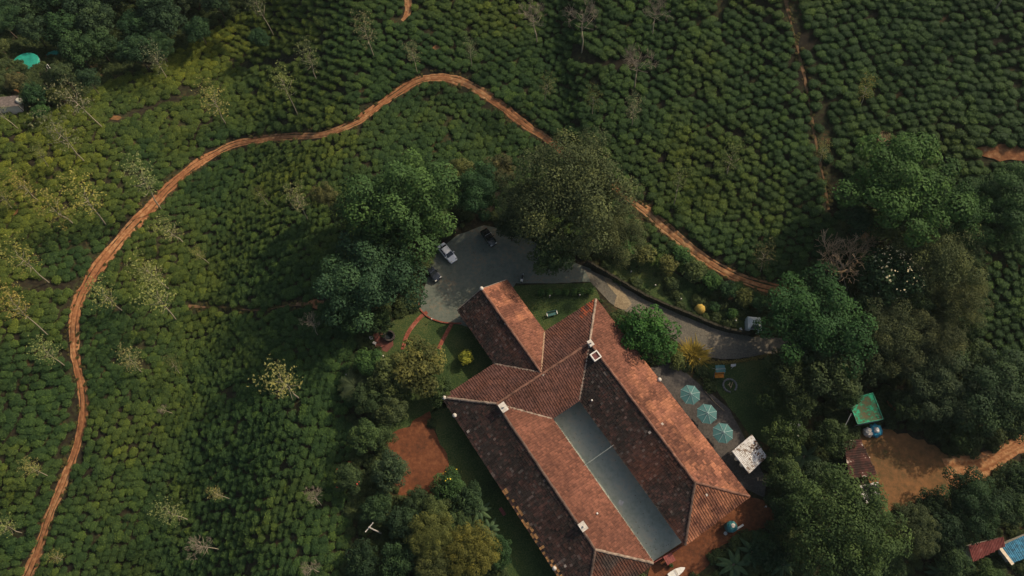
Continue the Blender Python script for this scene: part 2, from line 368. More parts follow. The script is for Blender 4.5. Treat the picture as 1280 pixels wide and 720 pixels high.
def slim(kind, bu, bv, cu, cv, rpx, tint, label, name='silver_oak', group='silver oaks over the tea', flat=1.0):
    """tree rooted on pixel (bu, bv) whose crown centre shows at pixel (cu, cv)"""
    b = at(bu, bv); best = None
    for hh in np.linspace(2, 16, 57):
        uu, vv, _ = proj(b.x, b.y, b.z+hh); d = (uu-cu)**2+(vv-cv)**2
        if best is None or d < best[0]: best = (d, hh)
    hh = best[1]; q = (cu-640)/FPX; y = (360-cv)/FPX; d = Vector((q, y*CT+ST, y*ST-CT)); top = d*((b.z+hh-HCAM)/d.z); top.z = b.z+hh
    ax = top-b
    lean = math.atan2(math.hypot(ax.x, ax.y), ax.z)
    if lean > .22: f = .22/lean; ax = Vector((ax.x*f, ax.y*f, ax.z))
    r = rpx*mpp(top)
    e = empty(name, b, 0, label, 'tree', group); e.rotation_mode = 'QUATERNION'; e.rotation_quaternion = ax.to_track_quat('Z', 'Y')
    t = link('trunk', random.choice(T_SLIM), None, e); t.scale = (max(r, 1.6)*1.15, max(r, 1.6)*1.15, hh)
    pro = {'oak': P_OAK, 'bare': P_BARE, 'pbare': P_PBARE}[kind]
    c = link('crown' if kind == 'oak' else 'branches', random.choice(pro), None, e); c.location = (0, 0, hh*.98)
    c.rotation_euler = (0, 0, random.uniform(0, 6.28)); c.scale = (r*1.1, r*1.1, r*1.15*flat); c.color = jitcol(GREEN[tint], .12)
    return e

# ------------------------------------------------------------------ ground
def ground_axis(a, b, step, far):
    x = list(np.arange(a, b+step/2, step)); s = step; q = x[-1]
    while q < far: s *= 1.35; q += s; x.append(q)
    s = step; q = x[0]
    while q > -far: s *= 1.35; q -= s; x.insert(0, q)
    return np.array(x)
gx = ground_axis(-165, 165, .85, 2200); gy = ground_axis(-25, 205, .85, 2200)
X, Y = np.meshgrid(gx, gy); Z = height(X, Y)+(fbm(X*.9, Y*.9, 3, 2)-.5)*.05
me = bpy.data.meshes.new('ground'); nx, ny = len(gx), len(gy)
me.vertices.add(nx*ny); me.vertices.foreach_set('co', np.stack([X, Y, Z], -1).astype(np.float32).ravel())
I, J = np.meshgrid(np.arange(nx-1), np.arange(ny-1)); q = (J*nx+I).ravel()
F = np.stack([q, q+1, q+1+nx, q+nx], 1).astype(np.int32)
me.loops.add(F.size); me.loops.foreach_set('vertex_index', F.ravel()); me.polygons.add(len(F))
me.polygons.foreach_set('loop_start', np.arange(0, F.size, 4, dtype=np.int32)); me.update(calc_edges=True); me.shade_smooth()
link('ground', me, ground_mat('plantation_soil', [(.3, (.016, .013, .009)), (.5, (.030, .024, .013)), (.62, (.030, .040, .015)), (.8, (.075, .042, .02))], .12, 1.6), kind='structure')

def world_poly(px, rag=.3, step=.8, dz=0):
    pts = [at(u, v, dz) for u, v in px]; out = []
    for i, p in enumerate(pts):
        q = pts[(i+1) % len(pts)]; n = max(1, int((q-p).length/step)); d = (q-p).normalized(); nn = Vector((-d.y, d.x, 0))
        for k in range(n):
            s = p.lerp(q, k/n); o = (float(fbm(s.x*.7, s.y*.7, 9, 3))-.5)*2*rag; out.append((s.x+nn.x*o, s.y+nn.y*o))
    return out
def inside(poly, x, y):
    x = np.asarray(x, float); y = np.asarray(y, float); c = np.zeros(x.shape, bool); n = len(poly); j = n-1
    for i in range(n):
        xi, yi = poly[i]; xj, yj = poly[j]
        if yi != yj: c ^= ((yi > y) != (yj > y)) & (x < (xj-xi)*(y-yi)/(yj-yi)+xi)
        j = i
    return c
def sheet(name, poly, dz, mat, grid=1.0):
    P = np.array(poly); x0, y0 = P.min(0); x1, y1 = P.max(0)
    gx_, gy_ = np.meshgrid(np.arange(x0, x1, grid), np.arange(y0, y1, grid)); gx_ = gx_.ravel()+RNG.uniform(-.2, .2, gx_.size)*grid; gy_ = gy_.ravel()
    k = inside(poly, gx_, gy_)
    vs = [Vector(p) for p in poly]+[Vector((a, b)) for a, b in zip(gx_[k], gy_[k])]
    n = len(poly); r = delaunay_2d_cdt(vs, [(i, (i+1) % n) for i in range(n)], [], 1, 1e-4)
    me = bpy.data.meshes.new(name); me.from_pydata([(v.x, v.y, hz(v.x, v.y)+dz) for v in r[0]], [], [tuple(f) for f in r[2]]); me.update()
    bm = bmesh.new(); bm.from_mesh(me); bmesh.ops.recalc_face_normals(bm, faces=bm.faces)
    if sum(f.normal.z for f in bm.faces) < 0: bmesh.ops.reverse_faces(bm, faces=bm.faces)
    bm.to_mesh(me); bm.free(); me.shade_smooth()
    return link(name, me, mat, kind='structure')
def catmull(pts, n=8):
    out = []
    for i in range(len(pts)-1):
        p0 = pts[max(i-1, 0)]; p1 = pts[i]; p2 = pts[i+1]; p3 = pts[min(i+2, len(pts)-1)]
        for k in range(n):
            t = k/n; out.append(tuple(.5*((2*b)+(-a+c)*t+(2*a-5*b+4*c-d)*t*t+(-a+3*b-3*c+d)*t**3) for a, b, c, d in zip(p0, p1, p2, p3)))
    out.append(tuple(pts[-1])); return out
PATHS = []       # (polyline xy, half width) for keeping plants off
def ribbon(name, px, mat, dz=.06, rag=.46, cross=10, rut=.07, clear=.35, step=.6):
    """px: (u, v, width in metres)"""
    w3 = [(*at(u, v)[:2], wd*.87) for u, v, wd in px]; c = catmull(w3, 10)
    pts = [c[0]]
    for q in c[1:]:
        if math.hypot(q[0]-pts[-1][0], q[1]-pts[-1][1]) >= step: pts.append(q)
    V = []; U = []; F = []; m = cross+1
    for i, (x, y, wd) in enumerate(pts):
        a = pts[max(i-1, 0)]; b = pts[min(i+1, len(pts)-1)]; dx, dy = b[0]-a[0], b[1]-a[1]; l = math.hypot(dx, dy) or 1; nx_, ny_ = -dy/l, dx/l
        el = ((float(fbm(i*.33, 0.5, 31, 3))-.5)*2+(float(fbm(i*.07, 4.5, 33, 2))-.5)*2.2)*rag; er = ((float(fbm(i*.33, 9.5, 37, 3))-.5)*2+(float(fbm(i*.07, 14.5, 39, 2))-.5)*2.2)*rag
        for k in range(m):
            t = k/cross*2-1; o = t*wd/2+(el*max(0, -t)**2*-1 if t < 0 else er*t*t); px_, py_ = x+nx_*o, y+ny_*o
            z = hz(px_, py_)+dz-rut*math.exp(-((abs(t)-.45)/.2)**2)
            if k in (0, cross): z -= .10
            V.append((px_, py_, z)); U.append(t)
    for i in range(len(pts)-1):
        for k in range(cross): a = i*m+k; F.append((a, a+1, a+1+m, a+m))
    me = bpy.data.meshes.new(name); me.from_pydata(V, [], F); at_ = me.attributes.new('across', 'FLOAT', 'POINT'); at_.data.foreach_set('value', np.array(U, np.float32))
    bm = bmesh.new(); bm.from_mesh(me)
    bmesh.ops.recalc_face_normals(bm, faces=bm.faces)
    if sum(f.normal.z for f in bm.faces) < 0: bmesh.ops.reverse_faces(bm, faces=bm.faces)
    bm.to_mesh(me); bm.free(); me.shade_smooth()
    if clear is not None: PATHS.append((np.array([(p[0], p[1]) for p in pts[::2]+[pts[-1]]]), max(p[2] for p in pts)/2+clear, np.array([p[2] for p in pts[::2]+[pts[-1]]])/2+clear))
    return link(name, me, mat, kind='structure')
def rut_extra(dark):
    def fn(nt, c):
        a = nt.nodes.new('ShaderNodeAttribute'); a.attribute_name = 'across'
        ab = nt.nodes.new('ShaderNodeMath'); ab.operation = 'ABSOLUTE'; nt.links.new(a.outputs['Fac'], ab.inputs[0])
        n = noise(nt, 1.3, 4); ad = nt.nodes.new('ShaderNodeMath'); ad.operation = 'MULTIPLY_ADD'; ad.inputs[1].default_value = .7; ad.inputs[2].default_value = -.35
        nt.links.new(n, ad.inputs[0]); s = nt.nodes.new('ShaderNodeMath'); s.operation = 'ADD'; nt.links.new(ab.outputs[0], s.inputs[0]); nt.links.new(ad.outputs[0], s.inputs[1])
        f = ramp(nt, s.outputs[0], [(.0, (.35, .35, .35)), (.22, (0, 0, 0)), (.36, (.7, .7, .7)), (.44, (.7, .7, .7)), (.58, (.05, .05, .05)), (.85, (.0, .0, .0)), (1, (.35, .35, .35))])
        return mixc(nt, f, c, mixc(nt, 1.0, c, dark, 'MULTIPLY'))
    return fn
M_ROAD = ground_mat('red_earth_road', [(.0, (.16, .064, .030)), (.45, (.29, .132, .058)), (.9, (.47, .29, .14))], .05, 1.3, .7, rut_extra((.50, .40, .34)))
M_PATH = ground_mat('footpath_earth', [(.1, (.10, .058, .030)), (.9, (.24, .14, .07))], .2, 2.5, .6)
M_ASPH = ground_mat('driveway_gravel', [(.1, (.070, .066, .055)), (.5, (.12, .11, .088)), (.9, (.20, .17, .125))], .16, 4.0, .4)
M_FORE = ground_mat('forecourt_tarmac', [(.05, (.085, .105, .085)), (.55, (.125, .142, .118)), (.95, (.19, .155, .105))], .22, 1.4, .3)
M_LAWN = ground_mat('lawn_grass', [(.28, (.022, .042, .014)), (.5, (.040, .068, .020)), (.72, (.085, .095, .032))], .14, 5.0, .8)
M_RSOIL = ground_mat('red_bare_soil', [(.05, (.060, .028, .016)), (.5, (.130, .047, .022)), (.95, (.195, .078, .036))], .25, 1.6, .4)
M_YARD = ground_mat('sandy_yard_earth', [(.0, (.065, .056, .022)), (.35, (.125, .070, .030)), (.9, (.235, .112, .046))], .13, 1.1, .35)
M_SAND = ground_mat('pale_sand', [(.2, (.17, .13, .08)), (.8, (.33, .26, .16))], .4, 4.0, .5)
M_COURT = ground_mat('courtyard_cement', [(.1, (.30, .34, .27)), (.55, (.40, .43, .35)), (.95, (.50, .45, .33))], .20, 1.2, .25)
M_TERR = ground_mat('terrace_paving', [(.3, (.055, .05, .048)), (.7, (.10, .09, .08))], .2, 3.0, .3)

# the long red road, its right hand part and the smaller paths
ROAD = [(20, 745, 2.3), (38, 712, 2.3), (58, 655, 2.2), (82, 595, 2.3), (100, 540, 2.1), (103, 495, 2.1), (92, 440, 2.0), (94, 390, 2.2), (112, 350, 2.9), (145, 305, 3.0), (185, 262, 2.9), (218, 228, 2.7),
        (255, 200, 2.5), (295, 180, 2.5), (345, 172, 2.5), (400, 169, 2.5), (445, 153, 2.4), (480, 128, 2.4), (518, 103, 2.5), (555, 97, 2.7), (590, 108, 2.7), (625, 132, 2.6), (655, 155, 2.4), (690, 178, 2.2),
        (735, 212, 2.2), (800, 258, 2.4), (845, 296, 2.4), (885, 326, 2.6), (925, 348, 2.6), (970, 361, 2.6), (1010, 364, 2.4)]
ribbon('dirt_road', ROAD, M_ROAD)
ribbon('footpath', [(978, -30, .7), (986, 15, .6), (994, 50, .75), (1004, 90, .9), (1014, 140, .75), (1021, 180, .6), (1030, 225, .7), (1037, 262, .6)], M_PATH, rut=.02, rag=.35, clear=.45)
ribbon('hillside_path', [(506, -25, 1.3), (510, 2, 1.4), (511, 14, 1.3), (502, 27, 1.2)], M_ROAD, rut=.0, clear=.3)
ribbon('tea_path', [(405, 378, .9), (360, 382, .5), (320, 388, .45), (280, 384, .45), (232, 383, .9)], M_PATH, rut=.0, rag=.25, clear=.45)
ribbon('yard_road', [(1185, 592, 6.0), (1225, 582, 4.0), (1258, 565, 3.4), (1290, 548, 3.4), (1330, 530, 3.4)], M_ROAD, rut=.03, clear=.4, dz=.085)
LANES = [[(140, 150), (200, 131), (252, 110)], [(310, 82), (345, 78), (378, 67)], [(25, 354), (60, 357), (95, 358)], [(720, 66), (745, 77), (775, 80), (800, 76)], [(985, 0), (1015, 60), (1030, 140), (1045, 240)]]
for L in LANES: PATHS.append((np.array([at(u, v)[:2] for u, v in L]), 1.0 if L[0][0] < 900 else .7, None))

# sheets of lawn, earth and paving
fore = world_poly([(524, 386), (527, 370), (536, 345), (545, 315), (572, 294), (605, 282), (640, 288), (672, 305), (702, 322), (738, 336), (746, 352), (700, 354), (645, 354), (628, 380), (600, 412), (575, 406), (550, 403), (535, 397)], .15)
sheet('forecourt', fore, .060, M_FORE)
drive = world_poly([(728, 333), (762, 349), (804, 373), (850, 393), (905, 415), (940, 421), (1000, 424), (1000, 441), (960, 443), (905, 450), (868, 444), (830, 415), (790, 395), (762, 378), (738, 352)], .22)
sheet('driveway', drive, .066, M_ASPH)
lawn_polys = {
 'lawn': world_poly([(636, 358), (742, 353), (752, 380), (690, 425), (660, 420), (640, 385)], .2),
 'garden_lawn': world_poly([(478, 410), (500, 396), (524, 386), (535, 397), (550, 403), (575, 406), (600, 412), (632, 455), (570, 505), (540, 515), (500, 540), (480, 545), (486, 500), (470, 460)], .2),
 'side_lawn': world_poly([(537, 516), (560, 498), (715, 735), (640, 740), (600, 660), (575, 615), (556, 575)], .3),
 'play_lawn': world_poly([(872, 452), (905, 455), (965, 448), (1005, 480), (1000, 540), (965, 560), (935, 540), (905, 500), (888, 478)], .3),
 'grass_bank': world_poly([(745, 318), (790, 318), (850, 345), (900, 372), (945, 390), (945, 412), (905, 408), (850, 386), (804, 366), (760, 342)], .3),
}
for k, p in lawn_polys.items(): sheet(k, p, .036 if k != 'grass_bank' else .10, M_LAWN, .9)
soil_polys = {
 'red_soil_yard': (world_poly([(478, 548), (500, 538), (537, 514), (549, 550), (566, 592), (556, 615), (530, 628), (508, 634), (496, 610)], 1.0), M_RSOIL, .044),
 'back_yard': (world_poly([(806, 728), (815, 700), (857, 676), (938, 622), (968, 628), (975, 652), (935, 668), (900, 684), (885, 706), (850, 735)], .3), M_RSOIL, .044),
 'earth_yard': (world_poly([(1072, 540), (1100, 536), (1135, 540), (1180, 565), (1215, 572), (1222, 600), (1190, 612), (1150, 628), (1108, 642), (1092, 610)], 1.3), M_YARD, .050),
 'terrace': (world_poly([(806, 462), (840, 450), (862, 470), (886, 490), (912, 512), (958, 600), (955, 622), (930, 610)], .1), M_TERR, .052),
 'sand_patch': (world_poly([(754, 346), (764, 350), (778, 364), (790, 380), (782, 388), (768, 383), (771, 370), (762, 358)], .25), M_SAND, .086),
 'patio': (world_poly([(466, 416), (490, 413), (492, 432), (484, 440), (470, 436)], .1), simple('patio_tile', (.12, .04, .03), .8), .060),
 'bare_earth_bank': (world_poly([(1212, 186), (1250, 181), (1290, 183), (1290, 200), (1250, 201), (1220, 194)], .4), M_ROAD, .13),
}
for k, (p, m, dz) in soil_polys.items(): sheet(k, p, dz, m, .9)
for (u, v, a, b) in ((88, 98, 9, 4), (135, 100, 8, 3), (255, 46, 8, 3), (146, 148, 9, 3), (17, 262, 6, 8), (546, 60, 5, 3), (642, 40, 7, 9), (628, 160, 7, 5), (660, 140, 9, 8), (395, 380, 9, 6), (229, 389, 5, 4),
                     (958, 300, 8, 5), (1152, 305, 12, 9), (1234, 312, 9, 6), (1270, 330, 14, 9), (1085, 300, 10, 8), (905, 372, 12, 4), (300, 282, 6, 4), (24, 110, 10, 6), (55, 72, 12, 7), (1120, 505, 12, 12)):
    pp = world_poly([(u+a*math.cos(t)*random.uniform(.7, 1.2), v+b*math.sin(t)*random.uniform(.7, 1.2)) for t in np.linspace(0, 6.28, 10)[:-1]], .2)
    sheet('bare_earth_patch', pp, .11, M_ROAD if v < 500 and u > 200 else M_YARD, .8)

# ------------------------------------------------------------------ the bungalow
BO = np.array([14.375, 46.894]); BA = -0.978
a_ = np.array([math.cos(BA), math.sin(BA)]); b_ = np.array([math.sin(BA), -math.cos(BA)])
WC, WD, WB, LB, LC, LD, ZE, RISE = 12.7, 12.7, 12.7, 30.9, 39.5, 38.8, 3.4, 2.75
AC, WA, LA, RISEA = 15.75, 10.0, 11.5, 2.62
def W(i, j, z=0.0): q = BO+a_*i+b_*j; return Vector((q[0], q[1], z))
house = empty('plantation_bungalow', W(WB/2, WC/2, 0), 0, 'large tiled plantation bungalow with two long wings round a narrow courtyard', 'house')
house_inv = Matrix.Translation(-house.location)
def hb(mb, name, mat, parent=house, kind=None, smooth=False):
    me = mb.mesh(name, smooth)
    if parent is house or parent.parent is house: me.transform(house_inv)
    return link(name, me, mat, parent, kind)
M_WALL = simple('lime_wash', (.55, .50, .42), .9, var=.12, scale=.8); M_WOOD = simple('dark_wood', (.06, .035, .022), .6)
M_GLASS = simple('window_glass', (.02, .025, .03), .08, spec=.6, var=.1); M_MORTAR = simple('lime_mortar', (.25, .19, .145), .95, var=.45, scale=1.6)
def tile_mat():
    m, nt, b = newmat('roof_tile')
    a = nt.nodes.new('ShaderNodeAttribute'); a.attribute_name = 'tile_colour'
    f = noise(nt, 5.0, 4, .6); c = mixc(nt, 1.0, a.outputs['Color'], ramp(nt, f, [(.3, (.72, .72, .74)), (.7, (1.2, 1.18, 1.12))]), 'MULTIPLY')
    nt.links.new(c, b.inputs['Base Color']); b.inputs['Roughness'].default_value = .85; b.inputs['Specular IOR Level'].default_value = .2
    return m
M_TILE = tile_mat(); M_DECK = simple('roof_batten', (.07, .035, .025), .9)
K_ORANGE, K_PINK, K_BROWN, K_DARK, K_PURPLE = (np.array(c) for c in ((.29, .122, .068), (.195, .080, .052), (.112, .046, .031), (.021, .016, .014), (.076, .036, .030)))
def lerp(a, b, t): return a*(1-t)[:, None]+b*t[:, None]
def tile_colours(kind, e, s, rng, L, S):
    """e along the eave, s up the slope in metres: age, lichen and repairs of the clay"""
    n = len(e); n1 = fbm(e*.16, s*.22, hash(kind) % 97 if False else len(kind)*7, 3); n2 = fbm(e*.55, s*.8, 41+len(kind), 2); r = rng.random(n)
    if kind == 'c_right':
        c = lerp(np.repeat(K_ORANGE[None], n, 0), np.repeat(K_PINK[None], n, 0), np.clip(n2*2-.4, 0, 1))
        top = np.clip((13+4*n2-e)/2.5, 0, 1); c = lerp(c, np.repeat((K_BROWN*1.25)[None], n, 0), top*.9)
        patch = ((n1 > .56) & (e > 16)).astype(float); c = lerp(c, np.repeat((K_BROWN*.85)[None], n, 0), patch*.85*np.clip(r*2, .3, 1))
    elif kind == 'c_hip_end':
        c = lerp(np.repeat((K_ORANGE*.80)[None], n, 0), np.repeat((K_BROWN*.9)[None], n, 0), np.clip((n2-.35)*2.6, 0, 1))
    elif kind in ('b_upper', 'b_lower'):
        c = lerp(np.repeat((K_PURPLE*1.15)[None], n, 0), np.repeat((K_BROWN*.9)[None], n, 0), np.clip(n2*1.4-.3, 0, 1))
        if kind == 'b_upper': c[(e < 4.0+2*(n2-.5)) & (s < 2.0) & (r < .7)] = K_ORANGE*np.array([.85, .52, .45])
    elif kind == 'd_right_slope':
        c = lerp(np.repeat((K_PINK*.80)[None], n, 0), np.repeat((K_BROWN*1.1)[None], n, 0), np.clip(n2*1.8-.5, 0, 1))
    elif kind == 'a_right_slope_':
        c = lerp(np.repeat((K_ORANGE)[None], n, 0), np.repeat(K_PINK[None], n, 0), np.clip(n2*2-.5, 0, 1))
        c = lerp(c, np.repeat((K_BROWN*.95)[None], n, 0), ((n2 > .52) & (e < 6.2)).astype(float)*.6); c = lerp(c, np.repeat((K_BROWN*1.15)[None], n, 0), (e > 8.4-.5*s*.3).astype(float)*.75)
    elif kind == 'd_hip':
        c = lerp(np.repeat((K_BROWN*.75)[None], n, 0), np.repeat((K_DARK*2.2)[None], n, 0), np.clip(n2*2.4-.7, 0, 1))
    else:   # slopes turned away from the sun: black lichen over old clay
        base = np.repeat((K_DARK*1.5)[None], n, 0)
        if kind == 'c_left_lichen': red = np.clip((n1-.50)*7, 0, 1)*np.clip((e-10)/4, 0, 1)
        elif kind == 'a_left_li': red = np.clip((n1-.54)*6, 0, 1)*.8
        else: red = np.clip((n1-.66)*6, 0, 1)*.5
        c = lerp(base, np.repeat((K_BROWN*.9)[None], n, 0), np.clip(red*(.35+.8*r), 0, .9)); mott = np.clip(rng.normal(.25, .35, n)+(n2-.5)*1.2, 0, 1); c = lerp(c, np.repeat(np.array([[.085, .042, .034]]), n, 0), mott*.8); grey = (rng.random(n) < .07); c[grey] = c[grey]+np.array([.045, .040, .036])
    c = c*(rng.uniform(.70, 1.3, n)*(.62+.76*fbm(e*.3+3, s*.35, 83, 4)))[:, None]; w_ = rng.random(n) < .0008; c[w_] = np.array([.36, .31, .27])
    return np.clip(c, 0, .8)
def slope(poly, kind, tw=.40, tl=.42):
    """poly: world points, first edge is the eave; a deck with the tiles laid on it"""
    P = [Vector(p) for p in poly]; e = (P[1]-P[0]).normalized(); nrm = None
    for q in P[2:]:
        c = e.cross(q-P[0])
        if c.length > .5: nrm = c.normalized(); break
    if nrm.z < 0: nrm = -nrm
    s = nrm.cross(e); 
    if s.z < 0: s = -s
    deck = MB().prism([p-nrm*.27 for p in P], nrm*.13); d = hb(deck, 'roof_slope', M_DECK)
    pl = [((p-P[0]).dot(e), (p-P[0]).dot(s)) for p in P]; L = max(p[0] for p in pl); S = max(p[1] for p in pl); x0 = min(p[0] for p in pl)
    rng = np.random.default_rng(len(kind)*13+3)
    ee, ss = np.meshgrid(np.arange(x0+tw/2, L, tw), np.arange(tl/2-.12, S+.1, tl)); ss_row = np.arange(len(ee)) % 2
    ee = ee+(ss_row*.0)[:, None]; ee = ee.ravel(); ss = ss.ravel(); k = inside(pl, ee, np.maximum(ss, .05)); ee = ee[k]; ss = ss[k]; n = len(ee)
    E_, S_, N_ = (np.array(v) for v in (e, s, nrm)); O_ = np.array(P[0]); tilt = rng.normal(0, .014, n)+(fbm(ee*.22, ss*.3, 61, 3)-.55)*.16; dx = rng.normal(0, .012, n); dy = rng.normal(0, .014, n)
    def pt(u, v, hgt): return O_+E_*(ee+dx+u)[:, None]+S_*(ss+dy+v)[:, None]+N_*(hgt)[:, None]
    h0 = -.10+np.zeros(n); lo = .055+tilt; hi = .02+tilt*.3; w2 = tw/2*.985; l2 = tl/2
    # pan and roll of a clay tile: two sloping faces, a front lip
    A, Bm, C_ = pt(-w2, -l2-.03, lo-.025), pt(-w2*.1, -l2-.03, lo-.03), pt(w2*.55, -l2-.03, lo+.03); Dm = pt(w2, -l2-.03, lo-.02)
    A2, B2, C2, D2 = pt(-w2, l2, hi-.03), pt(-w2*.1, l2, hi-.035), pt(w2*.55, l2, hi+.02), pt(w2, l2, hi-.025)
    lipA, lipD = pt(-w2, -l2-.03, h0-.02), pt(w2, -l2-.03, h0-.02); lipB, lipC = pt(-w2*.1, -l2-.03, h0-.02), pt(w2*.55, -l2-.03, h0-.02)
    V = np.concatenate([np.stack(q, 1) for q in ((A, Bm, B2, A2), (Bm, C_, C2, B2), (C_, Dm, D2, C2), (lipA, lipB, Bm, A), (lipB, lipC, C_, Bm), (lipC, lipD, Dm, C_))])-np.array(house.location)
    col = tile_colours(kind, ee, ss, rng, L, S)
    if kind == 'd_left_lich': 
        k2 = (ss < .55) & (ee > 17) & (rng.random(n) < .45); col[k2] = np.array([.42, .22, .09])*rng.uniform(.6, 1.1, (k2.sum(), 1))
    me = quads_mesh('roof_tiles', V, M_TILE); ca = me.attributes.new('tile_colour', 'FLOAT_COLOR', 'FACE')
    ca.data.foreach_set('color', np.concatenate([np.tile(col, (6, 1)), np.ones((6*n, 1))], 1).astype(np.float32).ravel())
    t = link('roof_tiles', me, None, d, 'stuff'); return d
z0, z1, zA = ZE, ZE+RISE, ZE+RISEA
O_, Jn, In = W(0, 0, z0), W(WB/2, WC/2, z1), W(WB, WC, z0)
Ce, CR, CL = W(LC-WC/2, WC/2, z1), W(LC, 0, z0), W(LC, WC, z0)
Lc, Kn, I2 = W(0, LB, z0), W(WB/2, LB-WD/2, z1), W(WB, LB-WD, z0)
De, DR, DL = W(LD-WD/2, LB-WD/2, z1), W(LD, LB-WD, z0), W(LD, LB, z0)
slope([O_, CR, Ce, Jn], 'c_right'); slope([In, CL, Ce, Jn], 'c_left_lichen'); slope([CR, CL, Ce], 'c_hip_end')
slope([O_, Lc, Kn, Jn], 'b_upper'); slope([In, I2, Kn, Jn], 'b_lower')
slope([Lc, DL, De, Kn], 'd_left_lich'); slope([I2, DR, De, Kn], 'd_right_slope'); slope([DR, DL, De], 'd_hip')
iA = WB/2*RISEA/RISE; aR, aL = AC-WA/2, AC+WA/2
A1, A2, A3, A4, A5, A6 = W(-LA, aL, z0), W(-LA, AC, zA), W(-LA, aR, z0), W(0, aL, z0), W(0, aR, z0), W(iA, AC, zA)
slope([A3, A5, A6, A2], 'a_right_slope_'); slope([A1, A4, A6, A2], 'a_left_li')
def caps(p, q, n=None, r=.20, mat=M_MORTAR, z=.05):
    """a line of half round cap tiles bedded in mortar"""
    mb = MB(); d = (q-p); L = d.length; n = n or int(L/.55); u = d.normalized(); s = u.cross(Vector((0, 0, 1))).normalized(); t = s.cross(u)
    for k in range(n):
        a = p+d*(k/n)+Vector((0, 0, z)); b = p+d*((k+1.06)/n)+Vector((0, 0, z)); rr = r*random.uniform(.92, 1.08); jx = s*random.uniform(-.025, .025); ring = []
        for P_, f in ((a, 1.08), (b, .94)):
            ring += [P_+jx+(s*math.cos(x)+t*math.sin(x)*.8)*rr*f-t*.06 for x in (0, .8, 1.57, 2.34, 3.14)]
        mb.add(ring, [(0, 1, 6, 5), (1, 2, 7, 6), (2, 3, 8, 7), (3, 4, 9, 8), (0, 4, 3, 2, 1), (5, 6, 7, 8, 9)])
    return hb(mb, 'ridge_cap', mat)
M_CAP = simple('clay_cap', (.17, .085, .058), .9, var=.5, scale=1.2); M_CAPD = simple('dark_cap', (.10, .065, .05), .9, var=.5, scale=1.2)
for p, q, m in ((Jn, Ce, M_CAP), (Kn, De, M_CAPD), (Jn, Kn, M_CAP), (O_, Jn, M_MORTAR), (CR, Ce, M_CAP), (CL, Ce, M_CAPD), (Lc, Kn, M_MORTAR), (DR, De, M_MORTAR), (DL, De, M_CAPD), (A2, A6, M_CAP)): caps(p, q, mat=m)
def valley(p, q, mat=M_MORTAR):
    d = (q-p).normalized(); s = d.cross(Vector((0, 0, 1))).normalized(); mb = MB(); n = 24
    for k in range(n):
        a = p.lerp(q, k/n); b = p.lerp(q, (k+1)/n); w0 = .13*random.uniform(.6, 1.3)
        mb.add([a-s*w0+Vector((0, 0, .06)), a+s*w0+Vector((0, 0, .06)), b+s*w0+Vector((0, 0, .06)), b-s*w0+Vector((0, 0, .06)), a-s*w0-Vector((0, 0, .1)), a+s*w0-Vector((0, 0, .1)), b+s*w0-Vector((0, 0, .1)), b-s*w0-Vector((0, 0, .1))],
               [(0, 1, 2, 3), (4, 7, 6, 5), (0, 4, 5, 1), (2, 6, 7, 3), (1, 5, 6, 2), (0, 3, 7, 4)])
    return hb(mb, 'valley_flashing', mat)
valley(In, Jn); valley(I2, Kn); valley(A4, A6); valley(A5, A6, simple('new_mortar', (.33, .22, .14), .9))
# fascia boards along the eaves, walls with openings, posts
def board(p, q, hgt=.22, th=.05, z=-.26):
    d = (q-p).normalized(); s = Vector((-d.y, d.x, 0)); mb = MB(); a = p+Vector((0, 0, z)); b = q+Vector((0, 0, z))
    mb.add([a-s*th/2, b-s*th/2, b+s*th/2, a+s*th/2]+[x+Vector((0, 0, hgt)) for x in (a-s*th/2, b-s*th/2, b+s*th/2, a+s*th/2)], [(3, 2, 1, 0), (4, 5, 6, 7), (0, 1, 5, 4), (1, 2, 6, 5), (2, 3, 7, 6), (3, 0, 4, 7)])
    return hb(mb, 'fascia_board', M_WOOD)
ins = .06
for p, q in ((W(ins, ins, z0), W(LC-ins, ins, z0)), (W(LC-ins, ins, z0), W(LC-ins, WC-ins, z0)), (W(LC-ins, WC-ins, z0), W(WB-ins, WC-ins, z0)), (W(WB-ins, WC-ins, z0), W(WB-ins, LB-WD+ins, z0)),
             (W(WB-ins, LB-WD+ins, z0), W(LD-ins, LB-WD+ins, z0)), (W(LD-ins, LB-WD+ins, z0), W(LD-ins, LB-ins, z0)), (W(LD-ins, LB-ins, z0), W(ins, LB-ins, z0)), (W(-LA+ins, aL-ins, z0), W(ins, aL-ins, z0)), (W(-LA+ins, aR+ins, z0), W(ins, aR+ins, z0))): board(p, q)
for p, q in ((A1, A2), (A3, A2)):
    d = (q-p); nrm = Vector((-a_[0], -a_[1], 0))*.09; hb(MB().prism([p+Vector((0, 0, .08)), q+Vector((0, 0, .08)), q-Vector((0, 0, .28)), p-Vector((0, 0, .28))], nrm), 'bargeboard', simple('grey_board', (.25, .2, .16), .8))
SET = 1.5; WT = .3
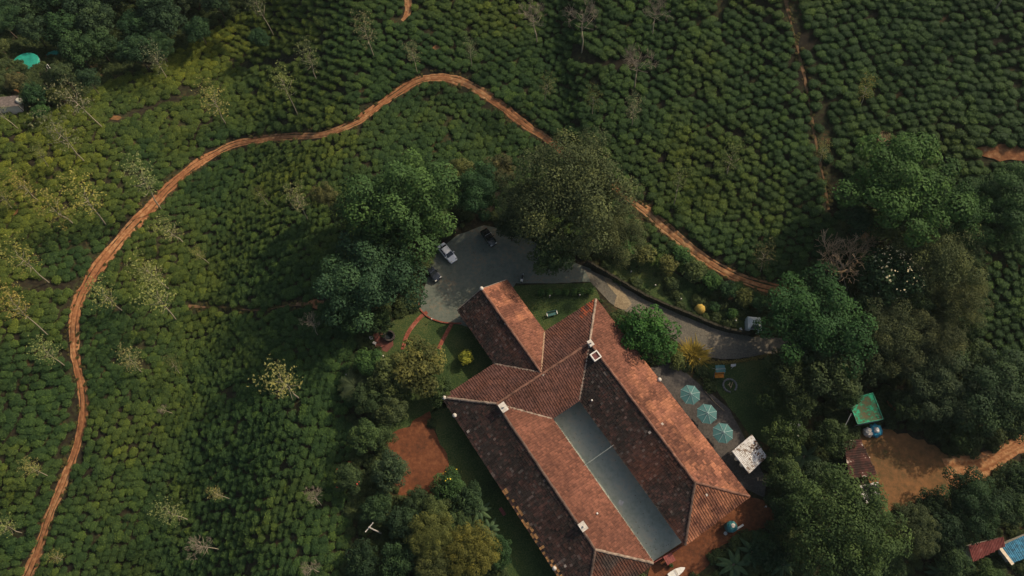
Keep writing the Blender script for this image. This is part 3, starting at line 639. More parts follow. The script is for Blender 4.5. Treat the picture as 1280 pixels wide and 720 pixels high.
def wall(i0, j0, i1, j1, n_out, openings=2, door=True):
    """straight wall from (i0,j0) to (i1,j1); n_out is its outward side in the local frame"""
    p, q = W(i0, j0), W(i1, j1); d = (q-p); L = d.length; u = d.normalized(); o = Vector((a_[0]*n_out[0]+b_[0]*n_out[1], a_[1]*n_out[0]+b_[1]*n_out[1], 0))
    wl = hb(MB().prism([p, q, q+Vector((0, 0, z0-.12)), p+Vector((0, 0, z0-.12))], -o*WT), 'wall', M_WALL)
    for k in range(openings):
        c = p+d*((k+.5)/openings); isd = door and k % 3 == 1; wd, h0, h1 = (1.1, .02, 2.2) if isd else (1.2, .9, 2.2)
        fr = MB(); 
        for x0, x1, y0, y1 in ((-wd/2-.1, -wd/2, h0, h1), (wd/2, wd/2+.1, h0, h1), (-wd/2-.1, wd/2+.1, h1, h1+.12)) + (((-wd/2-.16, wd/2+.16, h0-.1, h0),) if not isd else ()):
            fr.prism([c+u*x0+Vector((0, 0, y0)), c+u*x1+Vector((0, 0, y0)), c+u*x1+Vector((0, 0, y1)), c+u*x0+Vector((0, 0, y1))], o*.07)
        if isd:
            f = hb(MB().prism([c-u*wd/2+Vector((0, 0, h0)), c+u*wd/2+Vector((0, 0, h0)), c+u*wd/2+Vector((0, 0, h1)), c-u*wd/2+Vector((0, 0, h1))], o*.035), 'door', M_WOOD)
            hb(fr, 'frame', M_WOOD, f)
        else:
            f = hb(fr, 'window', M_WOOD); hb(MB().prism([c-u*wd/2+Vector((0, 0, h0)), c+u*wd/2+Vector((0, 0, h0)), c+u*wd/2+Vector((0, 0, h1)), c-u*wd/2+Vector((0, 0, h1))], o*.02), 'pane', M_GLASS, f)
    return wl
wall(SET, SET, LC-SET, SET, (0, -1), 12); wall(LC-SET, SET+WT, LC-SET, WC-SET-WT, (1, 0), 3); wall(WB-SET, WC-SET, LC-SET, WC-SET, (0, 1), 9)
wall(WB-SET, WC-SET+WT, WB-SET, LB-WD+SET-WT, (1, 0), 2); wall(WB-SET, LB-WD+SET, LD-SET, LB-WD+SET, (0, -1), 9); wall(LD-SET, LB-WD+SET+WT, LD-SET, LB-SET-WT, (1, 0), 3)
wall(SET, LB-SET, LD-SET, LB-SET, (0, 1), 12); wall(SET, SET+WT, SET, LB-SET-WT, (-1, 0), 8)
wall(-LA+SET*.6, aR+SET, SET-.01, aR+SET, (0, -1), 3); wall(-LA+SET*.6, aL-SET, SET-.01, aL-SET, (0, 1), 3)
g0 = -LA+SET*.6
wall(g0, aR+SET+WT, g0, aL-SET-WT, (-1, 0), 3)
hb(MB().prism([W(g0, aR+1.2, z0-.11), W(g0, aL-1.2, z0-.11), W(g0, AC, zA-.45)], Vector((a_[0], a_[1], 0))*WT), 'gable_wall', M_WALL)
for i in np.arange(2.5, LC, 3.4): hb(MB().tube([W(i, .45), W(i, .45, z0-.1)], .09, 8), 'verandah_post', M_WOOD)
for i in np.arange(2.5, LD, 3.4): hb(MB().tube([W(i, LB-.45), W(i, LB-.45, z0-.1)], .09, 8), 'verandah_post', M_WOOD)
for j in (aR+.45, AC-1.6, AC+1.6, aL-.45): hb(MB().tube([W(-LA+.4, j), W(-LA+.4, j, z0-.1)], .1, 8), 'porch_post', M_WOOD)
M_WHITE = simple('white_paint', (.68, .66, .60), .7, var=.15, scale=4)
def chimney(i, j, zt, dx, dy, mat=M_WHITE, cap=True):
    c = W(i, j); c = hb(MB().box((c.x, c.y, (z0+zt)/2+.6), (dx, dy, zt-z0-1.2), BA), 'chimney', mat); q = W(i, j)
    if cap: hb(MB().box((q.x, q.y, zt+.06), (dx*1.3, dy*1.3, .12), BA), 'cap', mat, c); hb(MB().tube([(q.x+.1, q.y, zt+.1), (q.x+.1, q.y, zt+.42)], .13, 8), 'flue', mat, c)
#
M_SOOT = simple('weathered_white', (.52, .48, .42), .85, var=.35, scale=3)
chimney(WB/2+.35, WC/2+.15, z1+.75, .85, .6, M_SOOT); chimney(WB/2+1.2, LB-WD/2-.5, z1+.55, 1.15, .85, M_SOOT); chimney(LD-WD/2-3.6, LB-WD/2-.35, z1+.5, 1.0, .8, M_SOOT)
# white framed rooflight below the junction of the ridges
c = W(WB/2+2.4, WC/2+.55, z1-.08); f = MB()
for s_ in (-1, 1): f.box(c+Vector((a_[0], a_[1], 0))*s_*.62, (.18, 1.4, .5), BA); f.box(c+Vector((b_[0], b_[1], 0))*s_*.62, (1.05, .18, .5), BA)
rl = hb(f, 'rooflight', M_WHITE); hb(MB().box(c+Vector((0, 0, .06)), (1.05, 1.05, .08), BA), 'pane', simple('red_glass', (.13, .05, .045), .3), rl)
def eave_lamp(i, j, z=z0+.1):
    q = W(i, j, z); l = hb(MB().lathe([(.05, -.25), (.3, -.05), (.36, .05), (.25, .2), (.06, .3)], 12, q), 'eave_lamp', M_SOOT, smooth=True)
eave_lamp(17.3, -.05, z0+.12); eave_lamp(3.6, LB-.05, z0+.12); eave_lamp(.2, LB-.2, z0+.2); eave_lamp(-LA+.05, AC+.05, zA+.35); eave_lamp(LD-7.6, LB-.1, z0+.12)
for i, j in ((28.5, LB-WD+2.9), (14, WC-1.4)):
    zz = z0+RISE*min((LB-j if j > LB-WD/2 else j-(LB-WD)), 6)/6.35 if j > WC else z0+RISE*(WC-j)/6.35
    hb(MB().lathe([(.14, -.1), (.16, .12), (.1, .2)], 8, W(i, j, zz+.08)), 'roof_vent', M_WHITE)

# courtyard floor with its drain, wire and the red gate at its open end
cy = [tuple(W(WB-1.45, WC-1.45)[:2]), tuple(W(LC-.3, WC-1.45)[:2]), tuple(W(LD-.1, LB-WD+1.45)[:2]), tuple(W(WB-1.45, LB-WD+1.45)[:2])]
sheet('courtyard', cy, .070, M_COURT, .9)
jm = (WC+LB-WD)/2; M_STEELP = simple('dull_pipe', (.30, .34, .32), .6)
q = W(29.2, jm+.9, .07); o = MB().box(q+Vector((0, 0, .03)), (.75, .75, .05), BA+.5).build('drain_cover', simple('pale_slab', (.5, .5, .47), .7)); tag(o, 'small pale square drain cover lying in the courtyard', 'drain cover')
p, q = W(21.6, LB-WD+.15, z0+.12), W(21.6, WC-.15, z0+.12)
tag(MB().tube([p, p.lerp(q, .5)-Vector((0, 0, .06)), q], .032, 5).build('cross_pipe', M_STEELP), 'thin pale pipe spanning the courtyard from eave to eave', 'pipe')
M_RED = simple('red_oxide_paint', (.22, .055, .045), .6)
gp, gq = W(LD+.1, LB-WD-.1), W(LC+.0, WC+.15); gu = (gq-gp).normalized(); gl = (gq-gp).length
gate = empty('courtyard_gate', gp, math.atan2(gu.y, gu.x), 'low red barred gate closing the open end of the courtyard', 'gate')
for x in (.05, gl*.5, gl-.05): MB().box((x, 0, .75), (.12, .12, 1.5)).build('post', M_RED, gate)
for z in (.25, .85, 1.42): MB().box((gl/2, .0, z), (gl-.2, .07, .09)).build('rail', M_RED, gate)
for k in range(14): MB().tube([(.3+k*(gl-.6)/13, .05, .2), (.3+k*(gl-.6)/13, .05, 1.4)], .02, 5).build('bar', M_RED, gate)
pc = gp+gu*gl*.5+Vector((a_[0], a_[1], 0))*.6
tb = empty('porch_stand', pc, math.atan2(gu.y, gu.x), 'square red slatted stand set against the courtyard gate', 'stand')
for k in range(5): MB().box((-.6+k*.3, 0, 1.58), (.26, 1.3, .05)).build('slat', M_RED, tb)
for x in (-.62, .62):
    MB().box((x, 0, 1.50), (.08, 1.3, .1)).build('bearer', M_RED, tb)
    for y in (-.55, .55): MB().box((x, y, .75), (.09, .09, 1.42)).build('leg', M_RED, tb)

# ------------------------------------------------------------------ where plants may not stand
house_fp = [tuple(W(i, j)[:2]) for i, j in ((-.2, -.2), (LC+.2, -.2), (LC+.2, WC+.2), (LC+.2, LB-WD-.2), (LD+.2, LB-WD), (LD+.2, LB+.2), (-.2, LB+.2), (-.2, aL+.3), (-LA-.3, aL+.3), (-LA-.3, aR-.3), (-.2, aR-.3))]
HARD = [fore, drive, house_fp]+[p for p, _, _ in soil_polys.values()]
LAWNS = list(lawn_polys.values())
COMPOUND = world_poly([(428, 745), (438, 640), (440, 560), (437, 500), (442, 440), (455, 395), (470, 350), (520, 300), (560, 262), (640, 262), (700, 292), (760, 316), (800, 322), (830, 340), (880, 362), (955, 384), (990, 366), (1010, 330), (1040, 290), (1055, 262), (1100, 262), (1150, 275), (1205, 285), (1205, 320), (1190, 380), (1205, 440), (1300, 470), (1340, 745)], .5)
WOOD = world_poly([(-60, -60), (345, -60), (325, -5), (292, 24), (245, 54), (200, 78), (140, 100), (108, 120), (70, 132), (30, 143), (-60, 150)], .5)
def seg_dist(P, line, half):
    """distance of points to polyline minus its half width"""
    d = np.full(len(P), 1e9)
    for k in range(len(line)-1):
        a, b = line[k], line[k+1]; ab = b-a; L2 = max(1e-6, ab@ab); t = np.clip(((P-a)@ab)/L2, 0, 1); q = np.hypot(*(P-(a+t[:, None]*ab)).T)
        h = half if np.isscalar(half) else half[k]*(1-t)+half[k+1]*t
        d = np.minimum(d, q-h)
    return d
def free(P, polys, lines=True, pad=0):
    k = np.ones(len(P), bool)
    for pl in polys: k &= ~inside(pl, P[:, 0], P[:, 1])
    if lines:
        for line, hw, arr in PATHS: k &= seg_dist(P, np.array(line), arr if arr is not None else hw) > pad
    return k

# ------------------------------------------------------------------ tea
LOOP = world_poly([(20, 745), (58, 655), (100, 540), (92, 440), (112, 350), (185, 262), (255, 200), (345, 172), (445, 153), (518, 103), (555, 97), (625, 132), (690, 178), (735, 212), (640, 262), (560, 262), (520, 300), (470, 350), (455, 395), (437, 500), (440, 640), (428, 745)], .1)
EAST = world_poly([(978, -90), (1004, 90), (1021, 180), (1037, 262), (1060, 330), (1500, 330), (1500, -90)], .1)
def tea_points():
    """three blocks of tea, each planted along its own contour"""
    out = []; n = 270; I, J = np.meshgrid(np.arange(-n//2, n//2), np.arange(-n//2, n//2)); dx, dy = 1.52, 1.30
    for blk, (ang, amp, ks) in enumerate(((.42, 6., .96), (1.25, 7., .87), (.02, 4., 1.03))):
        x = (I+.5*(J % 2)).ravel()*dx*ks; y = (J*dy+np.floor(J/5)*.26).ravel()*ks
        x = x+RNG.normal(0, .24, x.size); y = y+RNG.normal(0, .13, x.size)
        y2 = y+amp*np.sin(x/25.+blk)+2.2*np.sin(x/10.+y/30.)+.5*np.sin(x/3.3+y/7.); x2 = x+4*np.sin(y/29.)
        c, s = math.cos(ang), math.sin(ang); X = x2*c-y2*s-10; Y = x2*s+y2*c+70
        lp = inside(LOOP, X, Y); es = inside(EAST, X, Y); k = (~lp & ~es, lp, es)[blk]; X, Y = X[k], Y[k]
        z = height(X, Y); u, v, _ = proj(X, Y, z); k = (u > -190) & (u < 1470) & (v > -170) & (v < 840)
        out.append(np.stack([X[k], Y[k], np.full(k.sum(), ang), np.full(k.sum(), ks)], 1))
    return np.concatenate(out)
tp3 = tea_points(); tp = tp3[:, :2]
extra_tea = world_poly([(1200, 330), (1300, 318), (1300, 452), (1205, 432), (1192, 380)], .4)
bank_tea = world_poly([(800, 300), (835, 312), (880, 345), (930, 362), (930, 378), (880, 362), (830, 336)], .4)
k = free(tp, HARD+LAWNS) & (free(tp, [COMPOUND, WOOD], False) | inside(extra_tea, tp[:, 0], tp[:, 1]) | inside(bank_tea, tp[:, 0], tp[:, 1]))
tp3 = tp3[k]; holes = RNG.random(len(tp3)) < .02+.10*(fbm(tp3[:, 0]/6, tp3[:, 1]/6, 15, 2) > .66); tp3 = tp3[~holes]; tp = tp3[:, :2]
tz = height(tp[:, 0], tp[:, 1]); big = RNG.normal(1.09, .12, len(tp)); big = tp3[:, 3]*np.clip(big, .66, 1.36)*(1+.12*(fbm(tp[:, 0]/9, tp[:, 1]/9, 77, 2)-.5))
tsx = big*RNG.uniform(.98, 1.22, len(tp)); tsy = big*RNG.uniform(.9, 1.1, len(tp)); tsz = big*RNG.uniform(.72, 1.02, len(tp)); trz = tp3[:, 2]+RNG.normal(0, .35, len(tp))+np.where(RNG.random(len(tp)) < .5, math.pi, 0)
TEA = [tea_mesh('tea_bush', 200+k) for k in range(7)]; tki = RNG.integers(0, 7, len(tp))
u_, v_, d_ = proj(tp[:, 0], tp[:, 1], tz+.5); seen = (u_ > 6) & (u_ < 1274) & (v_ > 6) & (v_ < 714); hid = inside([(400, 430), (400, 200), (560, 190), (640, 150), (800, 160), (810, 350), (980, 380), (980, 300), (1050, 180), (1280, 190), (1280, 720), (430, 720)], u_, v_)
size = np.where(seen & ~hid, np.sqrt(tsx*tsy)/d_, 0); order = np.argsort(-size); solo = order[:300]; tki[solo[:7]] = np.arange(7)
srcs = []
for n, i in enumerate(solo):
    o = bpy.data.objects.new('tea_bush', TEA[tki[i]]); COL.objects.link(o); o.location = (tp[i, 0], tp[i, 1], tz[i]-.04); o.rotation_euler = (0, 0, trz[i]); o.scale = (tsx[i], tsy[i], tsz[i])
    tag(o, 'clipped rounded tea bush, one of the biggest in the tea rows', 'tea bush', 'tea bushes of the tea slopes')
    if n < 7: srcs.append(o)
def scatter(name, label, cat, pts, rz, sc, idx, sources):
    me = bpy.data.meshes.new(name); me.vertices.add(len(pts)); me.vertices.foreach_set('co', pts.astype(np.float32).ravel())
    for nm, ty, key, val in (('rot', 'FLOAT_VECTOR', 'vector', np.stack([rz*0, rz*0, rz], 1)), ('scl', 'FLOAT_VECTOR', 'vector', sc), ('pick', 'INT', 'value', idx)):
        a = me.attributes.new(nm, ty, 'POINT'); a.data.foreach_set(key, np.ascontiguousarray(val, dtype=np.int32 if ty == 'INT' else np.float32).ravel())
    o = link(name, me, None, None, 'stuff'); tag(o, label, cat)
    ng = bpy.data.node_groups.new(name+'_nodes', 'GeometryNodeTree'); ng.interface.new_socket('Geometry', in_out='INPUT', socket_type='NodeSocketGeometry'); ng.interface.new_socket('Geometry', in_out='OUTPUT', socket_type='NodeSocketGeometry')
    N, L = ng.nodes, ng.links; gi = N.new('NodeGroupInput'); go = N.new('NodeGroupOutput'); iop = N.new('GeometryNodeInstanceOnPoints'); jn = N.new('GeometryNodeJoinGeometry')
    for s in reversed(sources):
        oi = N.new('GeometryNodeObjectInfo'); oi.inputs['Object'].default_value = s; oi.inputs['As Instance'].default_value = True; oi.transform_space = 'ORIGINAL'; L.new(oi.outputs['Geometry'], jn.inputs[0])
    def attr(nm, ty):
        a = N.new('GeometryNodeInputNamedAttribute'); a.data_type = ty; a.inputs['Name'].default_value = nm; return a.outputs['Attribute']
    L.new(gi.outputs[0], iop.inputs['Points']); L.new(jn.outputs[0], iop.inputs['Instance']); iop.inputs['Pick Instance'].default_value = True
    L.new(attr('pick', 'INT'), iop.inputs['Instance Index'])
    e2r = N.new('FunctionNodeEulerToRotation'); L.new(attr('rot', 'FLOAT_VECTOR'), e2r.inputs[0]); L.new(e2r.outputs[0], iop.inputs['Rotation'])
    L.new(attr('scl', 'FLOAT_VECTOR'), iop.inputs['Scale']); L.new(iop.outputs[0], go.inputs[0])
    md = o.modifiers.new('scatter', 'NODES'); md.node_group = ng
    return o
rest = np.setdiff1d(np.arange(len(tp)), solo)
scatter('tea_rows', 'dense clipped tea bushes covering the slopes in rows', 'tea bushes', np.stack([tp[rest, 0], tp[rest, 1], tz[rest]-.04], 1), trz[rest], np.stack([tsx, tsy, tsz], 1)[rest], tki[rest], srcs)
print('tea', len(tp), 'seen', int(seen.sum()))


# ------------------------------------------------------------------ trees of the estate
T = tree
T('broad', 503, 256, 70, 9.5, 'mid', 'tall broad green tree overhanging the white car', vs=.95)
T('broad', 462, 352, 62, 7.5, 'blue', 'wide blue green tree left of the forecourt', vs=.8)
T('feath', 722, 238, 84, 10.0, (.056, .064, .030), 'huge feathery olive tree above the driveway', vs=.85)
T('feath', 655, 252, 44, 8.0, (.046, .054, .028), 'feathery dark tree between the forecourt and the huge olive tree')
T('feath', 765, 290, 42, 6.5, (.060, .062, .032), 'lower feathery crown on the right of the huge olive tree')
T('small', 692, 318, 34, 5.5, (.040, .056, .026), 'dark drooping tree hanging over the driveway by the hedge')
T('broad', 598, 238, 36, 7.0, 'dark', 'dark tree behind the parked black jeep')
T('small', 573, 215, 22, 6.0, 'olive', 'olive tree behind the tall broad tree, facing the tea')
T('small', 625, 215, 24, 6.0, 'brown', 'brownish tree at the top of the forecourt clump')
T('small', 440, 262, 26, 5.0, (.060, .066, .030), 'low olive tree at the left shoulder of the tall broad tree')
T('small', 405, 245, 18, 4.5, 'brown', 'brownish sparse tree in the tea left of the tall broad tree')
T('small', 525, 330, 20, 4.5, (.055, .066, .030), 'small tree beside the dark car in the forecourt')
T('small', 432, 395, 26, 4.5, 'dark', 'dark shrubby tree under the blue green tree')
T('small', 807, 418, 40, 3.6, (.040, .092, .026), 'dense round bright green tree beside the right roof slope', vs=.9)
e = empty('ornamental_grass', at(866, 444), 0, 'spiky yellow ornamental grass clump beside the driveway', 'shrub'); c = link('blades', P_BLADE[0], None, e); c.scale = (3.6, 3.2, 3.0); c.color = (.25, .19, .035, 1)
T('bush', 846, 452, 14, .9, 'olive', 'olive bush between the round tree and the yellow grass', 'shrub', 'shrub')
# right hand wood
T('broad', 1128, 236, 74, 8.0, (.044, .085, .024), 'wide fresh green tree at the foot of the right hand tea', vs=.7)
T('broad', 1205, 262, 46, 7.0, (.040, .074, .024), 'green tree right of the wide fresh green tree', vs=.8)
T('broad', 1262, 250, 48, 7.0, (.034, .062, .024), 'dark green tree at the right edge below the bare bank', vs=.8)
T('feath', 1175, 318, 56, 7.0, (.068, .068, .030), 'brown olive feathery tree behind the flowering tree')
T('feath', 1195, 372, 42, 6.5, (.066, .066, .030), 'olive feathery tree right of the flowering tree')
T('small', 1120, 285, 32, 5.5, 'olive', 'olive tree under the wide fresh green tree')
T('small', 1075, 275, 24, 4.5, 'dark', 'dark tree at the lower end of the footpath')
slim('bare', 1046, 352, 1040, 318, 44, 'brown', 'leafless brown twiggy tree at the end of the footpath', 'leafless_tree', None, .9)
slim('bare', 1082, 310, 1078, 292, 22, 'brown', 'small leafless tree right of the big twiggy one', 'leafless_tree', None)
fl = T('small', 1112, 350, 44, 6.5, (.030, .050, .022), 'dark tree crowned with cream blossom', 'flowering_tree')
fm = link('blossom', flower_mesh('blossom', 301, 900), None, fl); fm.location = (0, 0, 6.5); fm.rotation_euler = (0, 0, -fl.rotation_euler[2]+.5); cs = [c for c in fl.children if c.name.startswith('crown')][0].scale; fm.scale = tuple(s*.98 for s in cs)
T('broad', 1020, 402, 66, 8.5, (.024, .056, .022), 'large deep green tree at the end of the driveway', vs=.75)
T('feath', 1110, 415, 50, 6.5, (.048, .056, .028), 'grey olive tree below the flowering tree')
T('feath', 1165, 420, 42, 6.0, (.056, .058, .029), 'brownish tree right of the grey olive tree')
T('small', 1035, 465, 42, 6.0, (.032, .046, .024), 'dark tree below the large deep green tree', vs=.8)
T('small', 985, 462, 32, 5.0, (.034, .046, .022), 'grey green tree beside the play lawn')
T('small', 1000, 500, 26, 4.5, (.042, .054, .024), 'small lit tree above the white loungers')
T('small', 1086, 452, 32, 4.0, (.036, .046, .025), 'dull green tree above the green netted shed')
T('broad', 1172, 480, 48, 4.8, (.034, .048, .026), 'large dull green tree above the earth yard', vs=.75)
T('broad', 1235, 490, 56, 5.5, (.030, .046, .026), 'large dark green tree above the yard road', vs=.75)
T('small', 1200, 532, 30, 2.8, (.040, .055, .026), 'low green tree at the corner of the earth yard')
T('small', 1265, 520, 30, 4.5, (.036, .052, .026), 'green tree at the right edge above the yard road')
T('small', 1130, 450, 26, 5.0, (.050, .056, .030), 'pale olive tree in the middle of the right hand wood')
T('small', 982, 548, 28, 3.6, (.050, .066, .026), 'lit bushy tree beside the white sheeted shed', vs=1.0)
T('small', 982, 592, 28, 3.4, (.040, .056, .024), 'dark bushy tree below the white sheeted shed')
T('small', 1040, 545, 26, 4.0, (.034, .048, .022), 'dark tree left of the leaning white pole')
T('small', 1020, 600, 26, 4.0, (.028, .044, .022), 'dark tree left of the rusty tin shed')
T('cauli', 1052, 660, 76, 9.0, (.050, .068, .026), 'huge lumpy crowned tree at the bottom right of the bungalow', vs=.85)
T('cauli', 1140, 662, 34, 6.5, (.050, .060, .030), 'smaller lumpy tree beside the huge lumpy one')
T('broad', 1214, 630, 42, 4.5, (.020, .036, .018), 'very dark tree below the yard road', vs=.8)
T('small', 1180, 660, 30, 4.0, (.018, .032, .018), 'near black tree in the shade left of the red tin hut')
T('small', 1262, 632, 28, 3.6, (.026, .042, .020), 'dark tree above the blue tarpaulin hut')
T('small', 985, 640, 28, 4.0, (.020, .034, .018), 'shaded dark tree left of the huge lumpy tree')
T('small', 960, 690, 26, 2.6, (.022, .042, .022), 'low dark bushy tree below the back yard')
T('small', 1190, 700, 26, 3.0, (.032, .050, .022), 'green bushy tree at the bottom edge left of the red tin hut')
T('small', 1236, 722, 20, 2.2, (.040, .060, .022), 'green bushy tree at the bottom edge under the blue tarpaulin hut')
for u, v, r, h_, tn, lb in ((1060, 430, 26, 5, 'dark', 'dark filler tree between the deep green and grey olive trees'), (1145, 380, 26, 5.5, (.040, .056, .026), 'green tree right below the cream blossom'), (1215, 410, 20, 4, (.040, .060, .026), 'green tree on the edge of the far right tea'), (1130, 320, 24, 5, (.046, .054, .026), 'dull tree above the cream blossom'),
    (1085, 385, 26, 6, (.030, .050, .024), 'dark tree left below the cream blossom'), (1215, 445, 26, 4.5, (.036, .054, .026), 'green tree at the lower end of the far right tea'), (1135, 505, 22, 3, (.040, .052, .026), 'low tree at the upper corner of the earth yard'), (1275, 470, 30, 5, (.032, .050, .024), 'dark tree at the right edge above the large dark tree'),
    (1010, 445, 28, 5.5, (.032, .054, .024), 'dark tree above the grey green play lawn tree'), (1060, 495, 20, 4, (.032, .048, .022), 'dark tree touching the upper left of the netted shed'), (1000, 620, 26, 4.5, (.030, .046, .022), 'dark tree above the shaded one by the huge lumpy tree'), (1165, 630, 20, 3, (.022, .036, .018), 'dark bush at the lower edge of the earth yard'),
    (1270, 600, 24, 4, (.024, .040, .020), 'dark tree at the right edge below the yard road'), (1110, 700, 24, 3.5, (.036, .050, .024), 'green tree at the bottom edge right of the huge lumpy tree'), (960, 500, 18, 3, (.028, .044, .020), 'shaded tree in the middle of the play lawn edge'), (1240, 290, 30, 5, (.036, .062, .024), 'green tree below the dark tree of the right edge'),
    (545, 275, 26, 6, (.036, .056, .026), 'dark tree between the tall broad tree and the jeep'), (470, 300, 30, 7, (.036, .066, .028), 'green tree joining the tall broad and the blue green tree'), (640, 285, 22, 5, (.034, .046, .024), 'dark low tree right of the jeep'), (475, 400, 20, 3.2, (.030, .050, .024), 'dark tree above the red patio'), (478, 545, 18, 2.8, (.042, .058, .028), 'small tree on the upper left corner of the red soil yard'),
    (520, 625, 18, 2.6, (.036, .052, .026), 'small tree on the lower edge of the red soil yard'), (570, 655, 20, 3.2, (.040, .056, .026), 'small green tree above the golden tree')):
    T('small', u, v, r, h_, tn, lb)
# garden left of the bungalow
T('small', 520, 462, 40, 4.2, (.088, .084, .030), 'yellow olive tree in the garden between the brick paths', vs=.75)
T('small', 488, 470, 30, 3.6, (.066, .072, .030), 'olive tree left of the yellow olive garden tree')
T('small', 462, 455, 22, 3.0, 'mid', 'green tree below the red patio')
T('small', 548, 490, 20, 2.6, (.044, .060, .026), 'small tree at the near corner of the garden lawn')
T('small', 462, 500, 26, 3.2, (.040, .058, .028), 'green tree at the left edge of the garden')
T('small', 490, 515, 22, 3.0, (.052, .062, .030), 'green tree above the red soil yard')
T('small', 458, 545, 22, 4.0, (.042, .066, .030), 'tall bushy tree left of the red soil yard')
T('small', 490, 588, 26, 3.8, (.042, .058, .034), 'grey green tree leaning over the red soil yard')
rf = T('small', 437, 597, 20, 3.0, (.040, .054, .028), 'small red flowering tree at the edge of the tea', 'flowering_tree')
def petals(e, n, col, nm, hc, sz=.04):
    rng = np.random.default_rng(len(e['label'])); q = rng.normal(0, 1, (n, 3)); q /= np.linalg.norm(q, axis=1)[:, None]; q[:, 2] = np.abs(q[:, 2])
    cen = q[rng.integers(0, n, 6)]; d = np.min(np.linalg.norm(q[:, None]-cen[None], axis=2), 1); q = q[d < .22]
    o = link('blossom', quads_mesh('blossom', leaf_quads(q*.97, q, sz, .4, rng, .8), simple(nm, col, .6)), None, e); o.location = (0, 0, hc)
    s = [c for c in e.children if c.name.startswith('crown')][0].scale; o.scale = tuple(s); return o
petals(rf, 130, (.42, .05, .03), 'red_petals', 3.0)
yf = T('small', 562, 608, 24, 2.8, (.036, .062, .026), 'small tree with a yellow blossom cluster beside the red soil yard', 'flowering_tree'); petals(yf, 80, (.62, .46, .03), 'yellow_petals', 2.8, .05)
T('small', 585, 625, 24, 2.6, (.030, .050, .024), 'dark bushy tree beside the side lawn')
T('cauli', 540, 670, 32, 5.0, (.088, .090, .030), 'lumpy yellow green tree at the bottom left of the bungalow', vs=.8)
T('cauli', 588, 690, 36, 5.0, (.110, .090, .026), 'lumpy golden tree at the bottom edge beside the side lawn', vs=.8)
T('cauli', 548, 712, 32, 4.5, (.070, .076, .030), 'lumpy olive tree at the bottom edge left of the golden one', vs=.8)
T('small', 545, 640, 20, 3.6, (.066, .076, .030), 'small yellow green tree right below the red soil yard')
T('small', 505, 655, 26, 3.0, (.026, .042, .022), 'dark tree below the red soil yard')
T('small', 470, 635, 22, 3.0, (.028, .044, .022), 'dark tree above the utility pole')
T('small', 500, 700, 28, 3.2, (.024, .040, .020), 'dark tree at the bottom edge right of the utility pole')
T('small', 455, 700, 24, 2.6, (.026, .042, .022), 'dark tree at the bottom edge left of the utility pole')
T('bush', 583, 447, 12, 1.2, (.20, .18, .03), 'yellow leaved bush alone on the shaded garden lawn', 'shrub', 'shrub')
T('small', 625, 690, 20, 2.2, (.026, .050, .024), 'dark leafy shrub beside the side lawn at the bottom', 'shrub', 'shrub')
e = empty('palm', at(448, 488), 0, 'feathery palm at the left edge of the garden', 'palm'); link('fronds', P_PALM[0], None, e).scale = (3.4, 3.4, 3.0); e.children[0].location = (0, 0, 2.2); e.children[0].color = (.05, .07, .035, 1); link('trunk', T_SLIM[0], None, e).scale = (2.5, 2.5, 2.0)
for u, v, s, lb in ((1002, 572, 2.9, 'banana plant with big pale leaves below the white loungers'), (938, 690, 2.7, 'banana plant at the edge of the back yard'), (915, 706, 2.8, 'banana plant at the bottom edge below the back yard'), (975, 706, 2.4, 'banana plant at the bottom edge left of the huge lumpy tree'),
                    (1172, 716, 2.3, 'banana plant at the bottom edge right of the smaller lumpy tree'), (600, 640, 2.2, 'banana plant beside the side lawn below the yellow blossom'), (1120, 500, 1.8, 'small banana plant right of the green netted shed'), (612, 662, 2.2, 'banana plant beside the side lawn near the golden tree')):
    e = empty('banana_plant', at(u, v), random.uniform(0, 6), lb, 'plant', 'banana plants'); c = link('leaves', random.choice(P_BANANA), None, e); c.scale = (s, s, s); c.location = (0, 0, s*.35); c.color = (.055, .095, .045, 1)
    link('stem', T_SLIM[1], None, e).scale = (s*.8, s*.8, s*.4)
# shrubs on the bank above the driveway
for u, v, r, tn, lb in ((852, 318, 15, 'mid', 'round tea coloured shrub just below the red road on the bank'), (835, 330, 16, 'olive', 'olive shrub left on the bank above the driveway'), (868, 340, 18, (.055, .070, .032), 'pale leafy shrub in the middle of the bank'), (890, 352, 15, 'mid', 'green shrub above the yellow haystack'),
                       (910, 362, 14, 'dark', 'dark shrub on the bank between haystack and tent'), (930, 372, 15, 'olive', 'olive shrub on the bank above the tent'), (950, 380, 14, 'dark', 'dark shrub right of the tent on the bank'), (805, 318, 17, 'olive', 'bushy olive shrub at the left end of the bank'),
                       (782, 312, 15, 'mid', 'green shrub under the huge olive tree on the bank'), (893, 384, 9, 'dark', 'small dark shrub right of the yellow haystack'), (915, 392, 9, 'mid', 'small green shrub left of the tent'), (840, 355, 11, (.05, .066, .03), 'small leafy shrub at the foot of the olive shrub')):
    T('bush', u, v, r, .9, tn, lb, 'shrub', 'shrub', 'shrubs on the bank')
for k in range(7):
    T('bush', 676+k*10.3, 366-.2*k, 6.2, .65, 'mid', ['leftmost', 'second from the left', 'third from the left', 'middle', 'third from the right', 'second from the right', 'rightmost'][k]+' clipped bush of the lawn hedge', 'hedge_bush', 'hedge', 'clipped hedge of the lawn', vs=.9)
